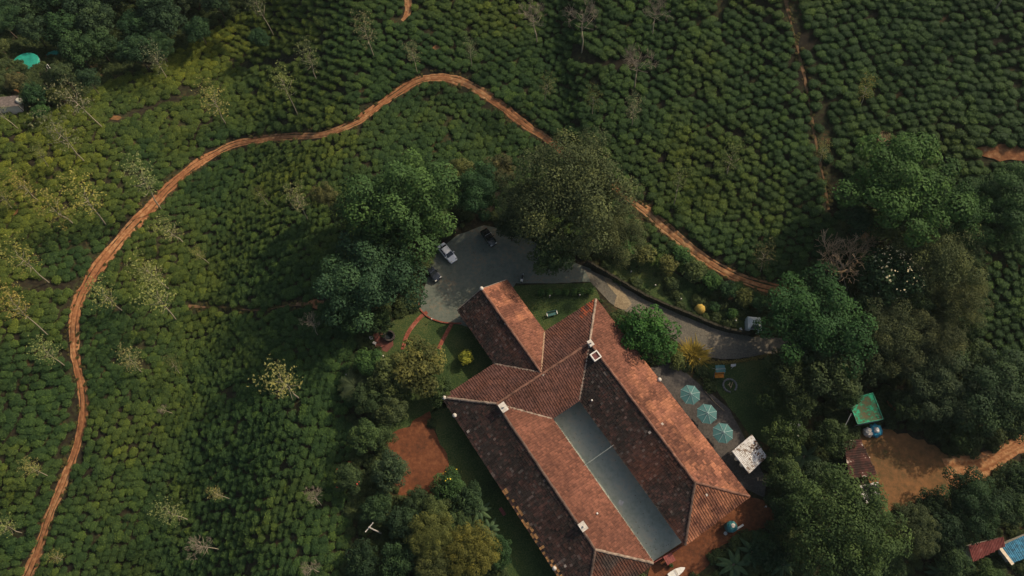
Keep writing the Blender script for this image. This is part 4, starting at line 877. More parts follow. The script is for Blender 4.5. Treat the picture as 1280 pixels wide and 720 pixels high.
# silver oaks and leafless trees standing in the tea
S = slim
OAKS = [('oak', 343, 46, 322, 7, 13, 'grey', 'thin grey silver oak near the top edge beside the wood'), ('oak', 373, 145, 354, 103, 16, 'pale', 'slender yellow crowned silver oak just above the red road'), ('oak', 283, 156, 267, 126, 19, 'pale', 'pale bushy silver oak above the first bend of the red road'),
 ('oak', 129, 160, 91, 124, 21, 'grey', 'grey silver oak with a curved white trunk near the grey hut'), ('oak', 107, 203, 72, 166, 23, 'grey', 'grey silver oak below the one with the curved trunk'), ('oak', 62, 210, 50, 192, 9, 'pale', 'small pale silver oak left of the straight white trunk'),
 ('oak', 202, 262, 178, 224, 23, 'pale', 'pale silver oak rooted at the edge of the red road'), ('oak', 210, 100, 195, 74, 15, 'grey', 'grey silver oak at the lower edge of the wood'), ('oak', 396, 100, 386, 72, 17, 'grey', 'grey silver oak above the long straight of the red road'), ('oak', 17, 262, 3, 246, 14, 'warm', 'golden silver oak cut by the left edge over bare earth'),
 ('oak', 133, 282, 107, 247, 25, 'warm', 'broad golden silver oak left of the red road'), ('oak', 93, 281, 68, 262, 24, 'warm', 'golden silver oak left of the broad golden one'), ('oak', 51, 253, 27, 232, 16, 'warm', 'small golden silver oak near the left edge'), ('oak', 25, 163, -8, 136, 16, 'grey', 'silver oak at the left edge with only its trunk in view'),
 ('oak', 61, 353, 25, 322, 22, 'warm', 'golden silver oak with a long white trunk near the left edge'), ('oak', 61, 420, 18, 380, 21, 'warm', 'silver oak with a bright white trunk near the left edge'), ('oak', 82, 458, 58, 440, 18, 'pale', 'pale silver oak left of the red road at its straight descent'), ('oak', 212, 362, 186, 340, 21, 'pale', 'upper silver oak of the pale pair right of the red road'),
 ('oak', 221, 401, 198, 372, 25, 'pale', 'lower silver oak of the pale pair right of the red road'), ('oak', 154, 389, 131, 370, 20, 'warm', 'golden silver oak just inside the bend of the red road'), ('oak', 178, 466, 163, 450, 17, 'pale', 'lone pale silver oak in the tea below the pale pair'), ('oak', 226, 468, 216, 455, 12, 'olive', 'small olive silver oak right of the lone pale one'),
 ('oak', 230, 304, 212, 289, 18, 'pale', 'pale silver oak right of the red road above the pale pair'), ('oak', 385, 275, 372, 250, 18, 'grey', 'grey silver oak left of the tall broad tree'), ('oak', 62, 596, 40, 585, 13, 'pale', 'pale silver oak low on the left of the red road'), ('oak', 27, 666, 5, 658, 17, 'pale', 'pale silver oak at the lower left edge'),
 ('oak', 374, 498, 353, 478, 28, 'pale', 'large straw coloured silver oak in the dark lower tea'), ('oak', 288, 624, 270, 617, 11, 'pale', 'tiny pale silver oak in the lower tea'), ('oak', 236, 650, 213, 641, 19, 'pale', 'wide pale silver oak low in the tea'), ('pbare', 275, 687, 250, 683, 17, 'pale', 'whitish leafless tree low in the tea'),
 ('pbare', 400, 715, 387, 710, 13, 'pale', 'whitish leafless tree at the bottom edge'), ('pbare', 402, 632, 393, 620, 13, 'pale', 'whitish leafless tree near the utility pole'), ('pbare', 398, 420, 389, 402, 13, 'pale', 'faint leafless tree left of the blue green tree'), ('pbare', 217, 517, 203, 512, 7, 'pale', 'fallen looking white stem in the middle of the lower tea'),
 ('pbare', 671, 56, 667, 22, 20, 'grey', 'grey leafless tree above the middle of the red road'), ('pbare', 727, 66, 729, 22, 24, 'grey', 'grey leafless tree with a dark trunk at the top centre'), ('pbare', 793, 112, 797, 78, 24, 'grey', 'wide grey leafless tree on the dark upper slope'), ('oak', 789, 160, 792, 136, 15, 'grey', 'dull silver oak below the wide leafless tree'),
 ('oak', 740, 145, 742, 124, 13, 'olive', 'olive silver oak above the huge olive tree'), ('oak', 681, 128, 684, 108, 13, 'olive', 'olive silver oak right of the crest of the red road'), ('oak', 522, 92, 516, 68, 13, 'grey', 'grey silver oak above the crest of the red road'), ('oak', 468, 72, 456, 38, 18, 'grey', 'grey silver oak left of the hillside path'),
 ('pbare', 815, 45, 820, 14, 20, 'grey', 'grey leafless tree at the top edge right of centre'), ('oak', 1076, 131, 1082, 110, 13, 'warm', 'yellowish silver oak alone on the upper right slope'), ('bare', 1098, 198, 1103, 177, 16, 'brown', 'brown leafless tree above the wide fresh green tree'), ('oak', 1024, 205, 1026, 186, 11, 'pale', 'pale small tree standing over the footpath'),
 ('oak', 908, 220, 914, 198, 20, 'olive', 'olive silver oak right of the huge olive tree'), ('oak', 842, 258, 850, 222, 16, 'olive', 'tall narrow olive silver oak beside the red road'), ('oak', 1243, 14, 1272, -38, 26, 'olive', 'tall tree at the top right corner casting a long shadow'), ('oak', 950, 340, 953, 318, 16, 'brown', 'brown silver oak where the red road meets the wood'),
 ('oak', 262, 330, 248, 318, 10, 'warm', 'tiny golden silver oak in the middle of the left tea'), ('oak', 78, 700, 70, 694, 9, 'warm', 'tiny golden silver oak beside the lowest stretch of the red road'), ('oak', 335, 258, 325, 243, 10, 'olive', 'small olive silver oak under the red road straight'), ('oak', 590, 85, 588, 62, 11, 'grey', 'small grey silver oak above the right of the crest')]
for o in OAKS: S(o[0], *o[1:6], o[6], o[7], *(() if o[0] == 'oak' else ('leafless_tree', 'leafless trees in the tea')))
# the wood in the ravine, upper left
rows = [(0, [(20, 26), (62, 24), (104, 28), (146, 24), (188, 26), (232, 24), (272, 20), (306, 16)]), (30, [(4, 26), (44, 22), (84, 26), (126, 28), (168, 24), (206, 26), (244, 20)]), (62, [(92, 26), (128, 24), (164, 24), (196, 20)]), (92, [(80, 18), (108, 16)]), (-28, [(10, 26), (60, 26), (110, 28), (160, 26), (212, 24), (262, 24), (310, 20)])]
ords = ['first', 'second', 'third', 'fourth', 'fifth', 'sixth', 'seventh', 'eighth']; rn = ['top row', 'second row', 'third row', 'lowest row', 'back row']
for ri, (v, L) in enumerate(rows):
    for k, (u, r) in enumerate(L):
        T(random.choice(['broad', 'small', 'small']), u+random.uniform(-6, 6), v+random.uniform(-8, 8), r, random.uniform(4.5, 7), random.choice([(.026, .046, .026), (.032, .050, .028), (.045, .055, .030), (.030, .055, .026)]), '%s dark tree from the left in the %s of the ravine wood' % (ords[k], rn[ri]), group='trees of the ravine wood')
for u, v, r, tn, lb in ((42, 118, 18, 'dark', 'dark tree between the green pond sheet and the grey hut'), (75, 118, 16, 'olive', 'olive bush tree below the ravine wood'), (18, 102, 14, 'brown', 'brownish bush above the grey hut'), (50, 140, 12, 'mid', 'green bush right of the grey hut'), (-2, 58, 14, 'olive', 'olive tree left of the green pond sheet'), (325, 48, 15, 'dark', 'dark round tree alone in the upper tea')):
    T('small', u, v, r, 3.0, tn, lb)
# undergrowth below the trees
mask = [p for p in (COMPOUND, WOOD)]
ux, uy = RNG.uniform(-140, 140, 40000), RNG.uniform(-5, 175, 40000); up = np.stack([ux, uy], 1)
hard2 = [fore, drive, house_fp, extra_tea]+[p for p, _, _ in soil_polys.values()]
lown = [lawn_polys[k] for k in lawn_polys if k != 'grass_bank']
k = (~free(up, [COMPOUND], False) | ~free(up, [WOOD], False)) & free(up, hard2+lown)
for ox, oy in ((1, 0), (-1, 0), (0, 1), (0, -1)): k &= free(up+np.array([ox, oy])*.9, [fore, drive, house_fp, soil_polys['earth_yard'][0], soil_polys['terrace'][0]], False)
gb = inside(lawn_polys['grass_bank'], up[:, 0], up[:, 1]) & (RNG.random(len(up)) < .75); k &= ~gb; up = up[k][:7500]
ush = []
for n, (u, v, lb) in enumerate(((478, 402, 'low leafy shrub above the red patio'), (1065, 545, 'low leafy shrub below the leaning white pole'), (1112, 530, 'low leafy shrub right of the blue bundle'), (700, 318, 'low leafy shrub in the shade above the driveway'))):
    e = empty('low_shrub', at(u, v), 0, lb, 'shrub'); c = link('foliage', P_BUSH[n], None, e); c.scale = (1.3, 1.3, 1.0); c.location = (0, 0, .35); c.color = (.04, .06, .026, 1); ush.append(c)
zz = height(up[:, 0], up[:, 1]); sc = RNG.uniform(.5, 1.6, len(up))
ug = scatter('undergrowth', 'tangled green undergrowth on the ground below the trees', 'undergrowth', np.stack([up[:, 0], up[:, 1], zz+.12], 1), RNG.uniform(0, 6.28, len(up)), np.stack([sc, sc, sc*.8], 1), RNG.integers(0, 4, len(up)), ush); ug.color = (.046, .068, .028, 1)

# weeds creeping over the road edges
vw = []
for line, hw, arr in PATHS:
    if arr is None or len(line) < 12: continue
    for i in range(len(line)-1):
        d = line[i+1]-line[i]; l = np.hypot(*d); nn = np.array([-d[1], d[0]])/max(l, .01)
        for sd in (-1, 1):
            for _ in range(int(l*2.6)):
                if random.random() < float(fbm(line[i][0]*.12, line[i][1]*.12+sd*9, 55, 2))*1.15: vw.append(line[i]+d*random.random()+nn*sd*(arr[i]-.35+random.gauss(.05, .22)))
vw = np.array(vw); vz = height(vw[:, 0], vw[:, 1]); vs_ = RNG.uniform(.16, .48, len(vw))
wd_ = scatter('verge_weeds', 'low weeds growing along the edges of the red road', 'weeds', np.stack([vw[:, 0], vw[:, 1], vz+.05], 1), RNG.uniform(0, 6.28, len(vw)), np.stack([vs_, vs_, vs_*.6], 1), RNG.integers(0, 4, len(vw)), ush); wd_.color = (.085, .078, .030, 1)

# ------------------------------------------------------------------ things round the house
M_TEAL = simple('teal_canvas', (.055, .145, .14), .8, var=.15, scale=1.5); M_RIB = simple('pale_rib', (.36, .46, .44), .6)
M_BLACK = simple('black_rubber', (.012, .012, .013), .8); M_CHROME = simple('chrome', (.6, .6, .6), .2, 1.0, .05); M_STEEL = simple('grey_steel', (.35, .36, .37), .45, .6)
M_LAMPG = simple('lamp_glass', (.55, .55, .5), .15); M_TAIL = simple('tail_red', (.25, .01, .01), .25)
def heading(u0, v0, u1, v1): p, q = at(u0, v0), at(u1, v1); return math.atan2(q.y-p.y, q.x-p.x)
def carpaint(name, c):
    m = simple(name, c, .25, .0, .03, 1.0, .6); b = m.node_tree.nodes['Principled BSDF']; b.inputs['Coat Weight'].default_value = .6; b.inputs['Coat Roughness'].default_value = .06; return m
def car(u, v, rz, paint, label, L=4.1, Wd=1.7, suv=False, open_top=False):
    p = at(u, v); p.z += .066; e = empty('parked_car', p, rz, label, 'car', 'cars parked in the forecourt'); h = L/2; w2 = Wd/2
    top = .98 if suv else .86
    st = [(-h, .42, .72, .80), (-h+.12, .30, top-.02, .93), (-h+.75, .22, top+.05, 1.0), (-.3, .2, top+.04, 1.0), (h-1.25, .2, top+.02, 1.0), (h-.5, .22, top-.12, .97), (h-.1, .3, .66, .86), (h, .4, .58, .76)]
    vs = []; fs = []
    for x, zb, zt, k in st:
        zm = zb+(zt-zb)*.55
        for y, z in ((-w2*k*.92, zb), (-w2*k, zm), (-w2*k*.9, zt-.03), (-w2*k*.7, zt), (w2*k*.7, zt), (w2*k*.9, zt-.03), (w2*k, zm), (w2*k*.92, zb)): vs.append((x, y, z))
    for i in range(len(st)-1):
        for k in range(8): a = i*8+k; b = i*8+(k+1) % 8; fs.append((a, b, b+8, a+8))
    fs += [tuple(range(8))[::-1], tuple(range((len(st)-1)*8, len(st)*8))]
    MB().add(vs, fs).build('body', paint, e, smooth=False)
    rt = 1.72 if suv else 1.43; x0, x1, x2, x3 = (-h+.18, -h+.5, .45, h-1.15) if suv else (-h+.55, -h+1.25, .38, h-1.05)
    if not open_top:
        zb = top-.03; k0, k1 = w2*.86, w2*.68
        g = [(x0, -k0, zb), (x3, -k0, zb), (x3, k0, zb), (x0, k0, zb), (x1, -k1, rt), (x2, -k1, rt), (x2, k1, rt), (x1, k1, rt)]
        MB().add(g, [(3, 2, 1, 0), (4, 5, 6, 7), (0, 1, 5, 4), (1, 2, 6, 5), (2, 3, 7, 6), (3, 0, 4, 7)]).build('window_glass', M_GLASS, e)
        rp = MB(); rp.add([(x1-.08, -k1-.02, rt-.02), (x2+.08, -k1-.02, rt-.02), (x2+.08, k1+.02, rt-.02), (x1-.08, k1+.02, rt-.02), (x1+.05, -k1+.1, rt+.05), (x2-.05, -k1+.1, rt+.05), (x2-.05, k1-.1, rt+.05), (x1+.05, k1-.1, rt+.05)], [(3, 2, 1, 0), (4, 5, 6, 7), (0, 1, 5, 4), (1, 2, 6, 5), (2, 3, 7, 6), (3, 0, 4, 7)])
        rp.build('roof', paint, e)
        for s in (-1, 1):
            for xa, xb in ((x0, x1), (x3, x2), ((x0+x3)/2-.1, (x1+x2)/2)): MB().tube([(xa, s*(k0+.01), zb), (xb, s*(k1+.01), rt)], .045, 5).build('pillar', paint, e)
    else:
        MB().box((-.45, 0, top+.05), (1.9, Wd*.8, .1)).build('cabin_floor', M_BLACK, e)
        for x in (-.9, .15):
            for y in (-.38, .38): MB().box((x, y, top+.25), (.5, .5, .35), 0, .85).build('seat', M_BLACK, e)
        MB().tube([(-.1, -.7, top), (-.15, -.68, rt), (-.15, .68, rt), (-.1, .7, top)], .035, 6).build('roll_bar', M_STEEL, e)
        MB().box((.78, 0, top+.25), (.05, Wd*.82, .45)).build('windscreen', M_GLASS, e)
    for x in (-h+.78, h-.8):
        for s in (-1, 1):
            wl = MB().tube([(x, s*(w2-.20), .31), (x, s*(w2-.01), .31)], .31, 14).build('wheel', M_BLACK, e); MB().tube([(x, s*(w2-.02), .31), (x, s*(w2+.01), .31)], .19, 10).build('rim', M_STEEL, wl)
    for s in (-1, 1):
        MB().box((h-.16, s*w2*.62, .66), (.2, .36, .13)).build('headlight', M_LAMPG, e); MB().box((-h+.04, s*w2*.68, .74), (.1, .28, .14)).build('tail_light', M_TAIL, e)
        MB().box((x3-.35, s*(w2+.07), top+.08), (.14, .18, .12)).build('mirror', paint, e)
    MB().box((h-.02, 0, .42), (.12, Wd*.74, .16)).build('bumper', M_BLACK if suv else paint, e); MB().box((-h+.0, 0, .46), (.12, Wd*.76, .18)).build('bumper', M_BLACK if suv else paint, e)
    return e
hd = heading(551, 308, 568, 328)
car(559.5, 318, hd, carpaint('white_car_paint', (.90, .90, .88)), 'white saloon car parked in the forecourt', 4.2, 1.75)
car(540, 342, heading(531, 331, 550, 351), carpaint('navy_car_paint', (.012, .016, .024)), 'dark car half under the tree left of the white car', 4.0, 1.7, True)
car(611, 299, heading(604, 288, 619, 309), carpaint('black_car_paint', (.012, .02, .016)), 'black open jeep at the back of the forecourt', 3.7, 1.6, True, True)
# motorcycle
p = at(653, 349); p.z += .06; e = empty('motorcycle', p, 1.35, 'dark motorcycle with a white rear box parked beside the short wing', 'motorcycle')
for x in (-.62, .62):
    wl = MB().tube([(x, -.06, .3), (x, .06, .3)], .3, 14).build('wheel', M_BLACK, e); MB().tube([(x, -.07, .3), (x, .07, .3)], .19, 10).build('rim', M_STEEL, wl)
MB().box((0, 0, .48), (.75, .26, .34), 0, .8).build('engine_block', M_STEEL, e); MB().lathe([(.05, 0), (.19, .08), (.2, .2), (.08, .3)], 10, (.2, 0, .68)).build('fuel_tank', M_BLACK, e)
MB().box((-.28, 0, .82), (.62, .26, .1)).build('seat', M_BLACK, e); MB().tube([(.62, 0, .3), (.4, 0, 1.0)], .035, 6).build('fork', M_CHROME, e)
MB().tube([(.3, -.38, 1.02), (.42, -.1, 1.02), (.42, .1, 1.02), (.3, .38, 1.02)], .02, 6).build('handlebar', M_CHROME, e); MB().box((-.68, 0, .98), (.4, .42, .34), 0, .85).build('luggage_box', M_WHITE, e)
MB().tube([(.55, 0, .88), (.66, 0, .88)], .1, 10).build('headlight', M_LAMPG, e); MB().tube([(0, .1, .3), (-.1, .34, .0)], .02, 5).build('kick_stand', M_STEEL, e)
# three parasols on the terrace
for (u, v, lb) in ((863, 493, 'teal parasol nearest the round green tree on the terrace'), (884, 517, 'middle one of the three teal parasols'), (904, 541, 'teal parasol nearest the white sheeted shed')):
    p = at(u, v, 2.6); e = empty('parasol', (p.x, p.y, .052), .25, lb, 'parasol', 'teal parasols on the terrace'); R_ = 1.72
    for k in range(8):
        a0, a1 = k*math.pi/4, (k+1)*math.pi/4; am = (a0+a1)/2; A = Vector((math.cos(a0)*R_, math.sin(a0)*R_, 2.35)); B = Vector((math.cos(a1)*R_, math.sin(a1)*R_, 2.35)); Mi = Vector((math.cos(am)*R_*.9, math.sin(am)*R_*.9, 2.37)); tp_ = Vector((0, 0, 2.92)); lo = Vector((0, 0, -.02))
        MB().add([tp_, A, Mi, B, tp_+lo, A+lo, Mi+lo, B+lo], [(0, 1, 2), (0, 2, 3), (4, 6, 5), (4, 7, 6), (1, 5, 6, 2), (2, 6, 7, 3)]).build('canopy_panel', M_TEAL, e)
        MB().tube([tp_+Vector((0, 0, .02)), A+Vector((0, 0, .02))], .028, 5).build('rib', M_RIB, e)
    MB().tube([(0, 0, 0), (0, 0, 2.95)], .03, 8).build('pole', M_STEEL, e); MB().lathe([(.34, 0), (.34, .08), (.08, .14)], 14).build('base', M_STEEL, e); MB().lathe([(.06, 2.9), (.07, 3.0), (.02, 3.08)], 8).build('finial', M_RIB, e)
# white corrugated shed
def corrug(u0, mat, name, parent, P, Q, R_, n=24, amp=.03, th=.012):
    """corrugated sheet on the quad P (corner), Q (along the ribs across), R_ (down the ribs)"""
    P, Q, R_ = Vector(P), Vector(Q), Vector(R_); a, b = Q-P, R_-P; nrm = a.cross(b).normalized(); nrm = nrm if nrm.z > 0 else -nrm; vs = []; fs = []
    for i in range(n+1):
        o = nrm*amp*(1 if i % 2 else -1); q = P+a*i/n+o; vs += [q, q+b, q-nrm*th, q+b-nrm*th]
    for i in range(n):
        k = i*4; fs += [(k, k+4, k+5, k+1), (k+2, k+3, k+7, k+6), (k, k+2, k+6, k+4), (k+1, k+5, k+7, k+3)]
    fs += [(0, 1, 3, 2), (4*n, 4*n+2, 4*n+3, 4*n+1)]
    return MB().add(vs, fs).build(name, mat, parent)
def rel(e, *P): return [Vector(p)-e.location for p in P]
def pxz(u, v, z): return Vector((*at(u, v, z)[:2], at(u, v, z).z+z))
M_WSHEET = ground_mat('stained_white_sheet', [(.30, (.25, .19, .14)), (.42, (.58, .55, .50)), (.7, (.72, .70, .66))], .9, 2.5, .1); M_LITTER = simple('dry_litter', (.12, .065, .035), .95, var=.5, scale=4)
def roof_shed(name, label, cat, quad, z, mats, nsheet, th_post=.06, parts='roof_sheet', wall=None, drop=.25):
    """quad: photo pixels of the four roof corners (along the top edge, then back along the lower edge)"""
    C = [pxz(u, v, z+(drop if i < 2 else 0)) for i, (u, v) in enumerate(quad)]; b = (C[0]+C[1]+C[2]+C[3])/4; e = empty(name, (b.x, b.y, hz(b.x, b.y)), 0, label, cat)
    L = rel(e, *C); 
    for k in range(nsheet):
        t0, t1 = k/nsheet, (k+1.03)/nsheet; P, Q, R_ = L[0].lerp(L[1], t0), L[0].lerp(L[1], t1), L[3].lerp(L[2], t0); up_ = Vector((0, 0, .02*(k % 2)))
        corrug(0, mats[k % len(mats)], parts, e, P+up_, Q+up_, R_+up_, 8)
    cen = (L[0]+L[1]+L[2]+L[3])/4
    for q in L:
        s = q.lerp(cen, .08); MB().tube([(s.x, s.y, -.1), (s.x, s.y, s.z-.06)], th_post, 6).build('post', M_WOOD, e)
    for i in range(4):
        p, q = L[i].lerp(cen, .08), L[(i+1) % 4].lerp(cen, .08); MB().tube([p-Vector((0, 0, .1)), q-Vector((0, 0, .1))], .045, 5).build('beam', M_WOOD, e)
    if wall:
        for i in range(4):
            p, q = L[i].lerp(cen, .1), L[(i+1) % 4].lerp(cen, .1); d = (q-p); nn = Vector((-d.y, d.x, 0)).normalized()*.06
            MB().prism([(p.x, p.y, -.05), (q.x, q.y, -.05), (q.x, q.y, q.z-.16), (p.x, p.y, p.z-.16)], nn).build('wall', wall, e)
    return e, L
sh, L = roof_shed('open_shed', 'open shed roofed with stained white corrugated sheets beside the terrace', 'shed', [(940, 543), (915, 564), (937, 592), (959, 571)], 2.7, [M_WSHEET], 5)
lit = RNG.uniform(0, 1, (260, 2)); lit = lit[lit[:, 0]+.35*RNG.random(260) < .52][:150]; Pq = np.array([np.array(L[0].lerp(L[1], a).lerp(L[3].lerp(L[2], a), .25+.75*b))+np.array([0, 0, .06]) for a, b in lit])
link('leaf_litter', quads_mesh('leaf_litter', leaf_quads(Pq, np.tile([0, 0, 1.], (len(Pq), 1)), .14, .4, RNG, .7), M_LITTER), None, sh, 'stuff')
for u, v, lb in ((920, 574, 'small white drum under the edge of the white sheeted shed'), (927, 581, 'larger white drum under the edge of the white sheeted shed')):
    p = at(u, v); p.z += .05; e = empty('drum', p, 0, lb, 'drum'); s = 1.0 if u == 920 else 1.35; MB().lathe([(.28*s, 0), (.31*s, .25), (.31*s, .6), (.26*s, .75)], 14).build('barrel', M_WHITE, e); MB().lathe([(.27*s, .75), (.27*s, .8), (.1, .83)], 14).build('lid', M_WHITE, e)
# green netted shed with its pole, bundle, rusty sheds
M_NET = ground_mat('green_net', [(.15, (.10, .075, .04)), (.45, (.05, .10, .055)), (.6, (.025, .24, .13)), (.9, (.03, .32, .17))], .55, 2.0, .3)
C = [pxz(1060, 500, 3.0), pxz(1091, 491, 3.0), pxz(1104, 524, 2.7), pxz(1072, 530, 2.7)]; b = sum(C, Vector())/4; e = empty('net_shed', (b.x, b.y, hz(b.x, b.y)), 0, 'shed with a sagging green net roof above the earth yard', 'shed'); L = rel(e, *C); n = 8; vs = []; fs = []
for i in range(n+1):
    for j in range(n+1):
        q = L[0].lerp(L[1], i/n).lerp(L[3].lerp(L[2], i/n), j/n); sag = .38*math.sin(math.pi*i/n)*math.sin(math.pi*j/n)+.03*random.random(); vs.append(q-Vector((0, 0, sag)))
for i in range(n):
    for j in range(n): a = i*(n+1)+j; fs.append((a, a+1, a+n+2, a+n+1))
MB().add(vs, fs).build('net_roof', M_NET, e)
for i in range(4):
    p, q = L[i], L[(i+1) % 4]; MB().tube([p, q], .07, 6).build('edge_pole', simple('green_pole', (.03, .25, .14), .6), e); MB().tube([(p.x, p.y, -.1), p], .06, 6).build('post', M_WOOD, e)
MB().prism([L[3]-Vector((0, 0, .15)), L[2]-Vector((0, 0, .15)), (L[2].x, L[2].y, .9), (L[3].x, L[3].y, .9)], (.03, .05, 0)).build('side_sheet', simple('grey_sheet', (.22, .26, .25), .7, var=.35), e)
MB().box((L[0].x*.3, L[0].y*.3, .45), (2.2, 1.6, .9), .4).build('store_stack', M_WOOD, e)
p0, p1 = pxz(1064, 517, 3.1), at(1047, 551); tag(MB().tube([p1, p0], .05, 6).build('leaning_pole', M_WHITE), 'long white pole leaning on the green netted shed', 'pole')
p = at(1090, 540); e = empty('covered_bundle', p, .3, 'heap covered with blue and white tarpaulin below the netted shed', 'bundle')
MB().lathe([(1.0, 0), (1.15, .4), (.95, .95), (.5, 1.2), (.1, 1.25)], 14, (.35, .1, 0), .12).build('blue_sheet', simple('blue_tarp', (.03, .25, .36), .55, var=.5, scale=2), e); MB().lathe([(.75, 0), (.85, .5), (.6, .95), (.1, 1.1)], 11, (-.85, .15, 0), .14).build('white_sheet', M_SOOT, e); MB().lathe([(.45, .9), (.5, 1.2), (.3, 1.42), (.05, 1.45)], 9, (.25, .0, 0), .15).build('white_bag', M_WHITE, e)
M_RUST = ground_mat('rusty_sheet', [(.30, (.030, .018, .016)), (.52, (.060, .026, .022)), (.74, (.085, .035, .028)), (.78, (.45, .38, .32))], .5, 1.1, .1)
roof_shed('tin_shed', 'long tin shed with flaking dark red roof sheets beside the earth yard', 'shed', [(1054, 551), (1062, 598), (1098, 593), (1077, 549)], 2.5, [M_RUST], 4, wall=M_WOOD, drop=.2)
M_RUST2 = ground_mat('flaking_black_sheet', [(.30, (.015, .015, .016)), (.55, (.03, .03, .03)), (.60, (.42, .40, .37)), (.8, (.5, .48, .45))], .8, 1.4, .1)
roof_shed('lean_to', 'low flaking black and white lean to below the tin shed', 'shed', [(1075, 607), (1078, 630), (1102, 628), (1098, 602)], 1.7, [M_RUST2], 3, wall=M_WOOD, drop=.15)
M_REDTIN = ground_mat('red_tin', [(.2, (.12, .036, .032)), (.6, (.19, .056, .048)), (.9, (.28, .13, .11))], .6, 2.0, .1)
roof_shed('tin_hut', 'hut with a ribbed red tin roof in the lower right corner', 'hut', [(1210, 682), (1254, 671), (1256, 682), (1216, 702)], 2.4, [M_REDTIN], 6, wall=M_WALL, drop=.4)
e, L = roof_shed('tarpaulin_hut', 'hut roofed with creased blue tarpaulin in the lower right corner', 'hut', [(1252, 682), (1292, 664), (1302, 690), (1266, 704)], 2.3, [simple('creased_blue_tarp', (.028, .15, .24), .5, var=.6, scale=2.2)], 5, wall=M_WALL, drop=.1)
MB().box(L[3].lerp(L[0], .5)+Vector((-.25, -.1, .02)), (.5, 3.0, .06), .5).build('ridge_board', simple('cream_board', (.6, .5, .36), .7), e)
# right lawn: swing seat, sign, stone ring, loungers, edging
p = at(897, 467); p.z += .04; e = empty('garden_swing', p, .05, 'garden swing seat with slatted teal canopy and orange cushion', 'swing seat'); M_ORG = simple('orange_cushion', (.55, .20, .02), .7)
for k in range(5): MB().box((-.64+k*.32, .25, 1.98-.02*abs(k-2)), (.29, 1.25, .04)).build('canopy_slat', M_TEAL, e)
MB().box((0, -.62, .62), (1.5, .62, .16)).build('cushion', M_ORG, e); MB().box((0, -.2, .95), (1.5, .12, .6)).build('backrest', M_ORG, e)
for sx_ in (-.82, .82):
    MB().tube([(sx_, -.8, 0), (sx_, .2, 2.0)], .04, 6).build('leg', M_STEEL, e); MB().tube([(sx_, 1.0, 0), (sx_, .2, 2.0)], .04, 6).build('leg', M_STEEL, e)
MB().tube([(-.82, .2, 2.0), (.82, .2, 2.0)], .04, 6).build('cross_bar', M_STEEL, e)
p = at(914, 461); e = empty('sign_board', p, .1, 'small white sign board on a post on the play lawn', 'sign'); MB().tube([(0, 0, 0), (0, 0, 1.3)], .035, 6).build('post', M_WHITE, e); MB().prism([(-.42, .05, 1.25), (.42, .05, 1.25), (.42, .35, 1.6), (-.42, .35, 1.6)], (0, -.04, .05)).build('panel', M_WHITE, e)
p = at(912, 482); p.z += .03; e = empty('fire_ring', p, 0, 'broken ring of grey stones on the play lawn', 'stone ring'); M_GSTONE = simple('grey_stone', (.17, .17, .16), .9, var=.4, scale=2)
for k in range(18):
    if k in (14, 15): continue
    a = k*2*math.pi/18; MB().box((math.cos(a)*1.1, math.sin(a)*1.1, .14), (.3, .36, .28+.08*random.random()), a, .8).build('stone', M_GSTONE, e)
for k in range(5): MB().tube([(random.uniform(-.6, .3), random.uniform(-.6, .3), .08), (random.uniform(-.1, .7), random.uniform(-.2, .7), .14)], .06, 6).build('log', M_TWIG, e)
for (u, v, rz, lb) in ((990, 536, 1.45, 'left white lounger among the trees'), (998, 533, 1.45, 'right white lounger among the trees')):
    p = at(u, v); e = empty('lounger', p, rz, lb, 'lounger', 'white loungers'); MB().box((.2, 0, .34), (1.3, .58, .08)).build('seat', M_WHITE, e); MB().prism([(-.45, -.29, .36), (-.45, .29, .36), (-.95, .29, .78), (-.95, -.29, .78)], (.04, 0, .07)).build('backrest', M_WHITE, e)
    for x in (-.3, .75):
        for y in (-.24, .24): MB().box((x, y, .15), (.06, .06, .32)).build('leg', M_WHITE, e)
p = at(994, 545); e = empty('side_table', p, .2, 'low white table at the foot of the loungers', 'table'); MB().box((0, 0, .42), (.95, .5, .05)).build('table_top', M_WHITE, e)
for x in (-.4, .4):
    for y in (-.2, .2): MB().box((x, y, .2), (.05, .05, .4)).build('leg', M_WHITE, e)
ed = [Vector((*at(u, v)[:2], .12)) for u, v in ((868, 464), (873, 469), (889, 483), (880, 488), (893, 503), (905, 514))]; tag(MB().tube(ed, .07, 6).build('terrace_edging', simple('pale_timber', (.26, .2, .13), .9)), 'pale timber edging between the terrace and the play lawn', 'edging')
# bench on the front lawn
p = at(690, 394); p.z += .04; e = empty('garden_bench', p, heading(683, 395, 697, 391.5), 'teal garden bench with white arms on the front lawn', 'bench'); 
for k in range(4): MB().box((0, -.18+k*.13, .45), (1.7, .11, .04)).build('seat_slat', M_TEAL, e)
for k in range(3): MB().box((0, .36+.03*k, .6+k*.14), (1.7, .04, .11)).build('back_slat', M_TEAL, e)
for x in (-.9, .9):
    MB().box((x, .1, .62), (.12, .62, .06)).build('arm', M_WHITE, e)
    for y in (-.16, .34): MB().box((x, y, .3), (.1, .08, .62)).build('leg', M_WHITE, e)
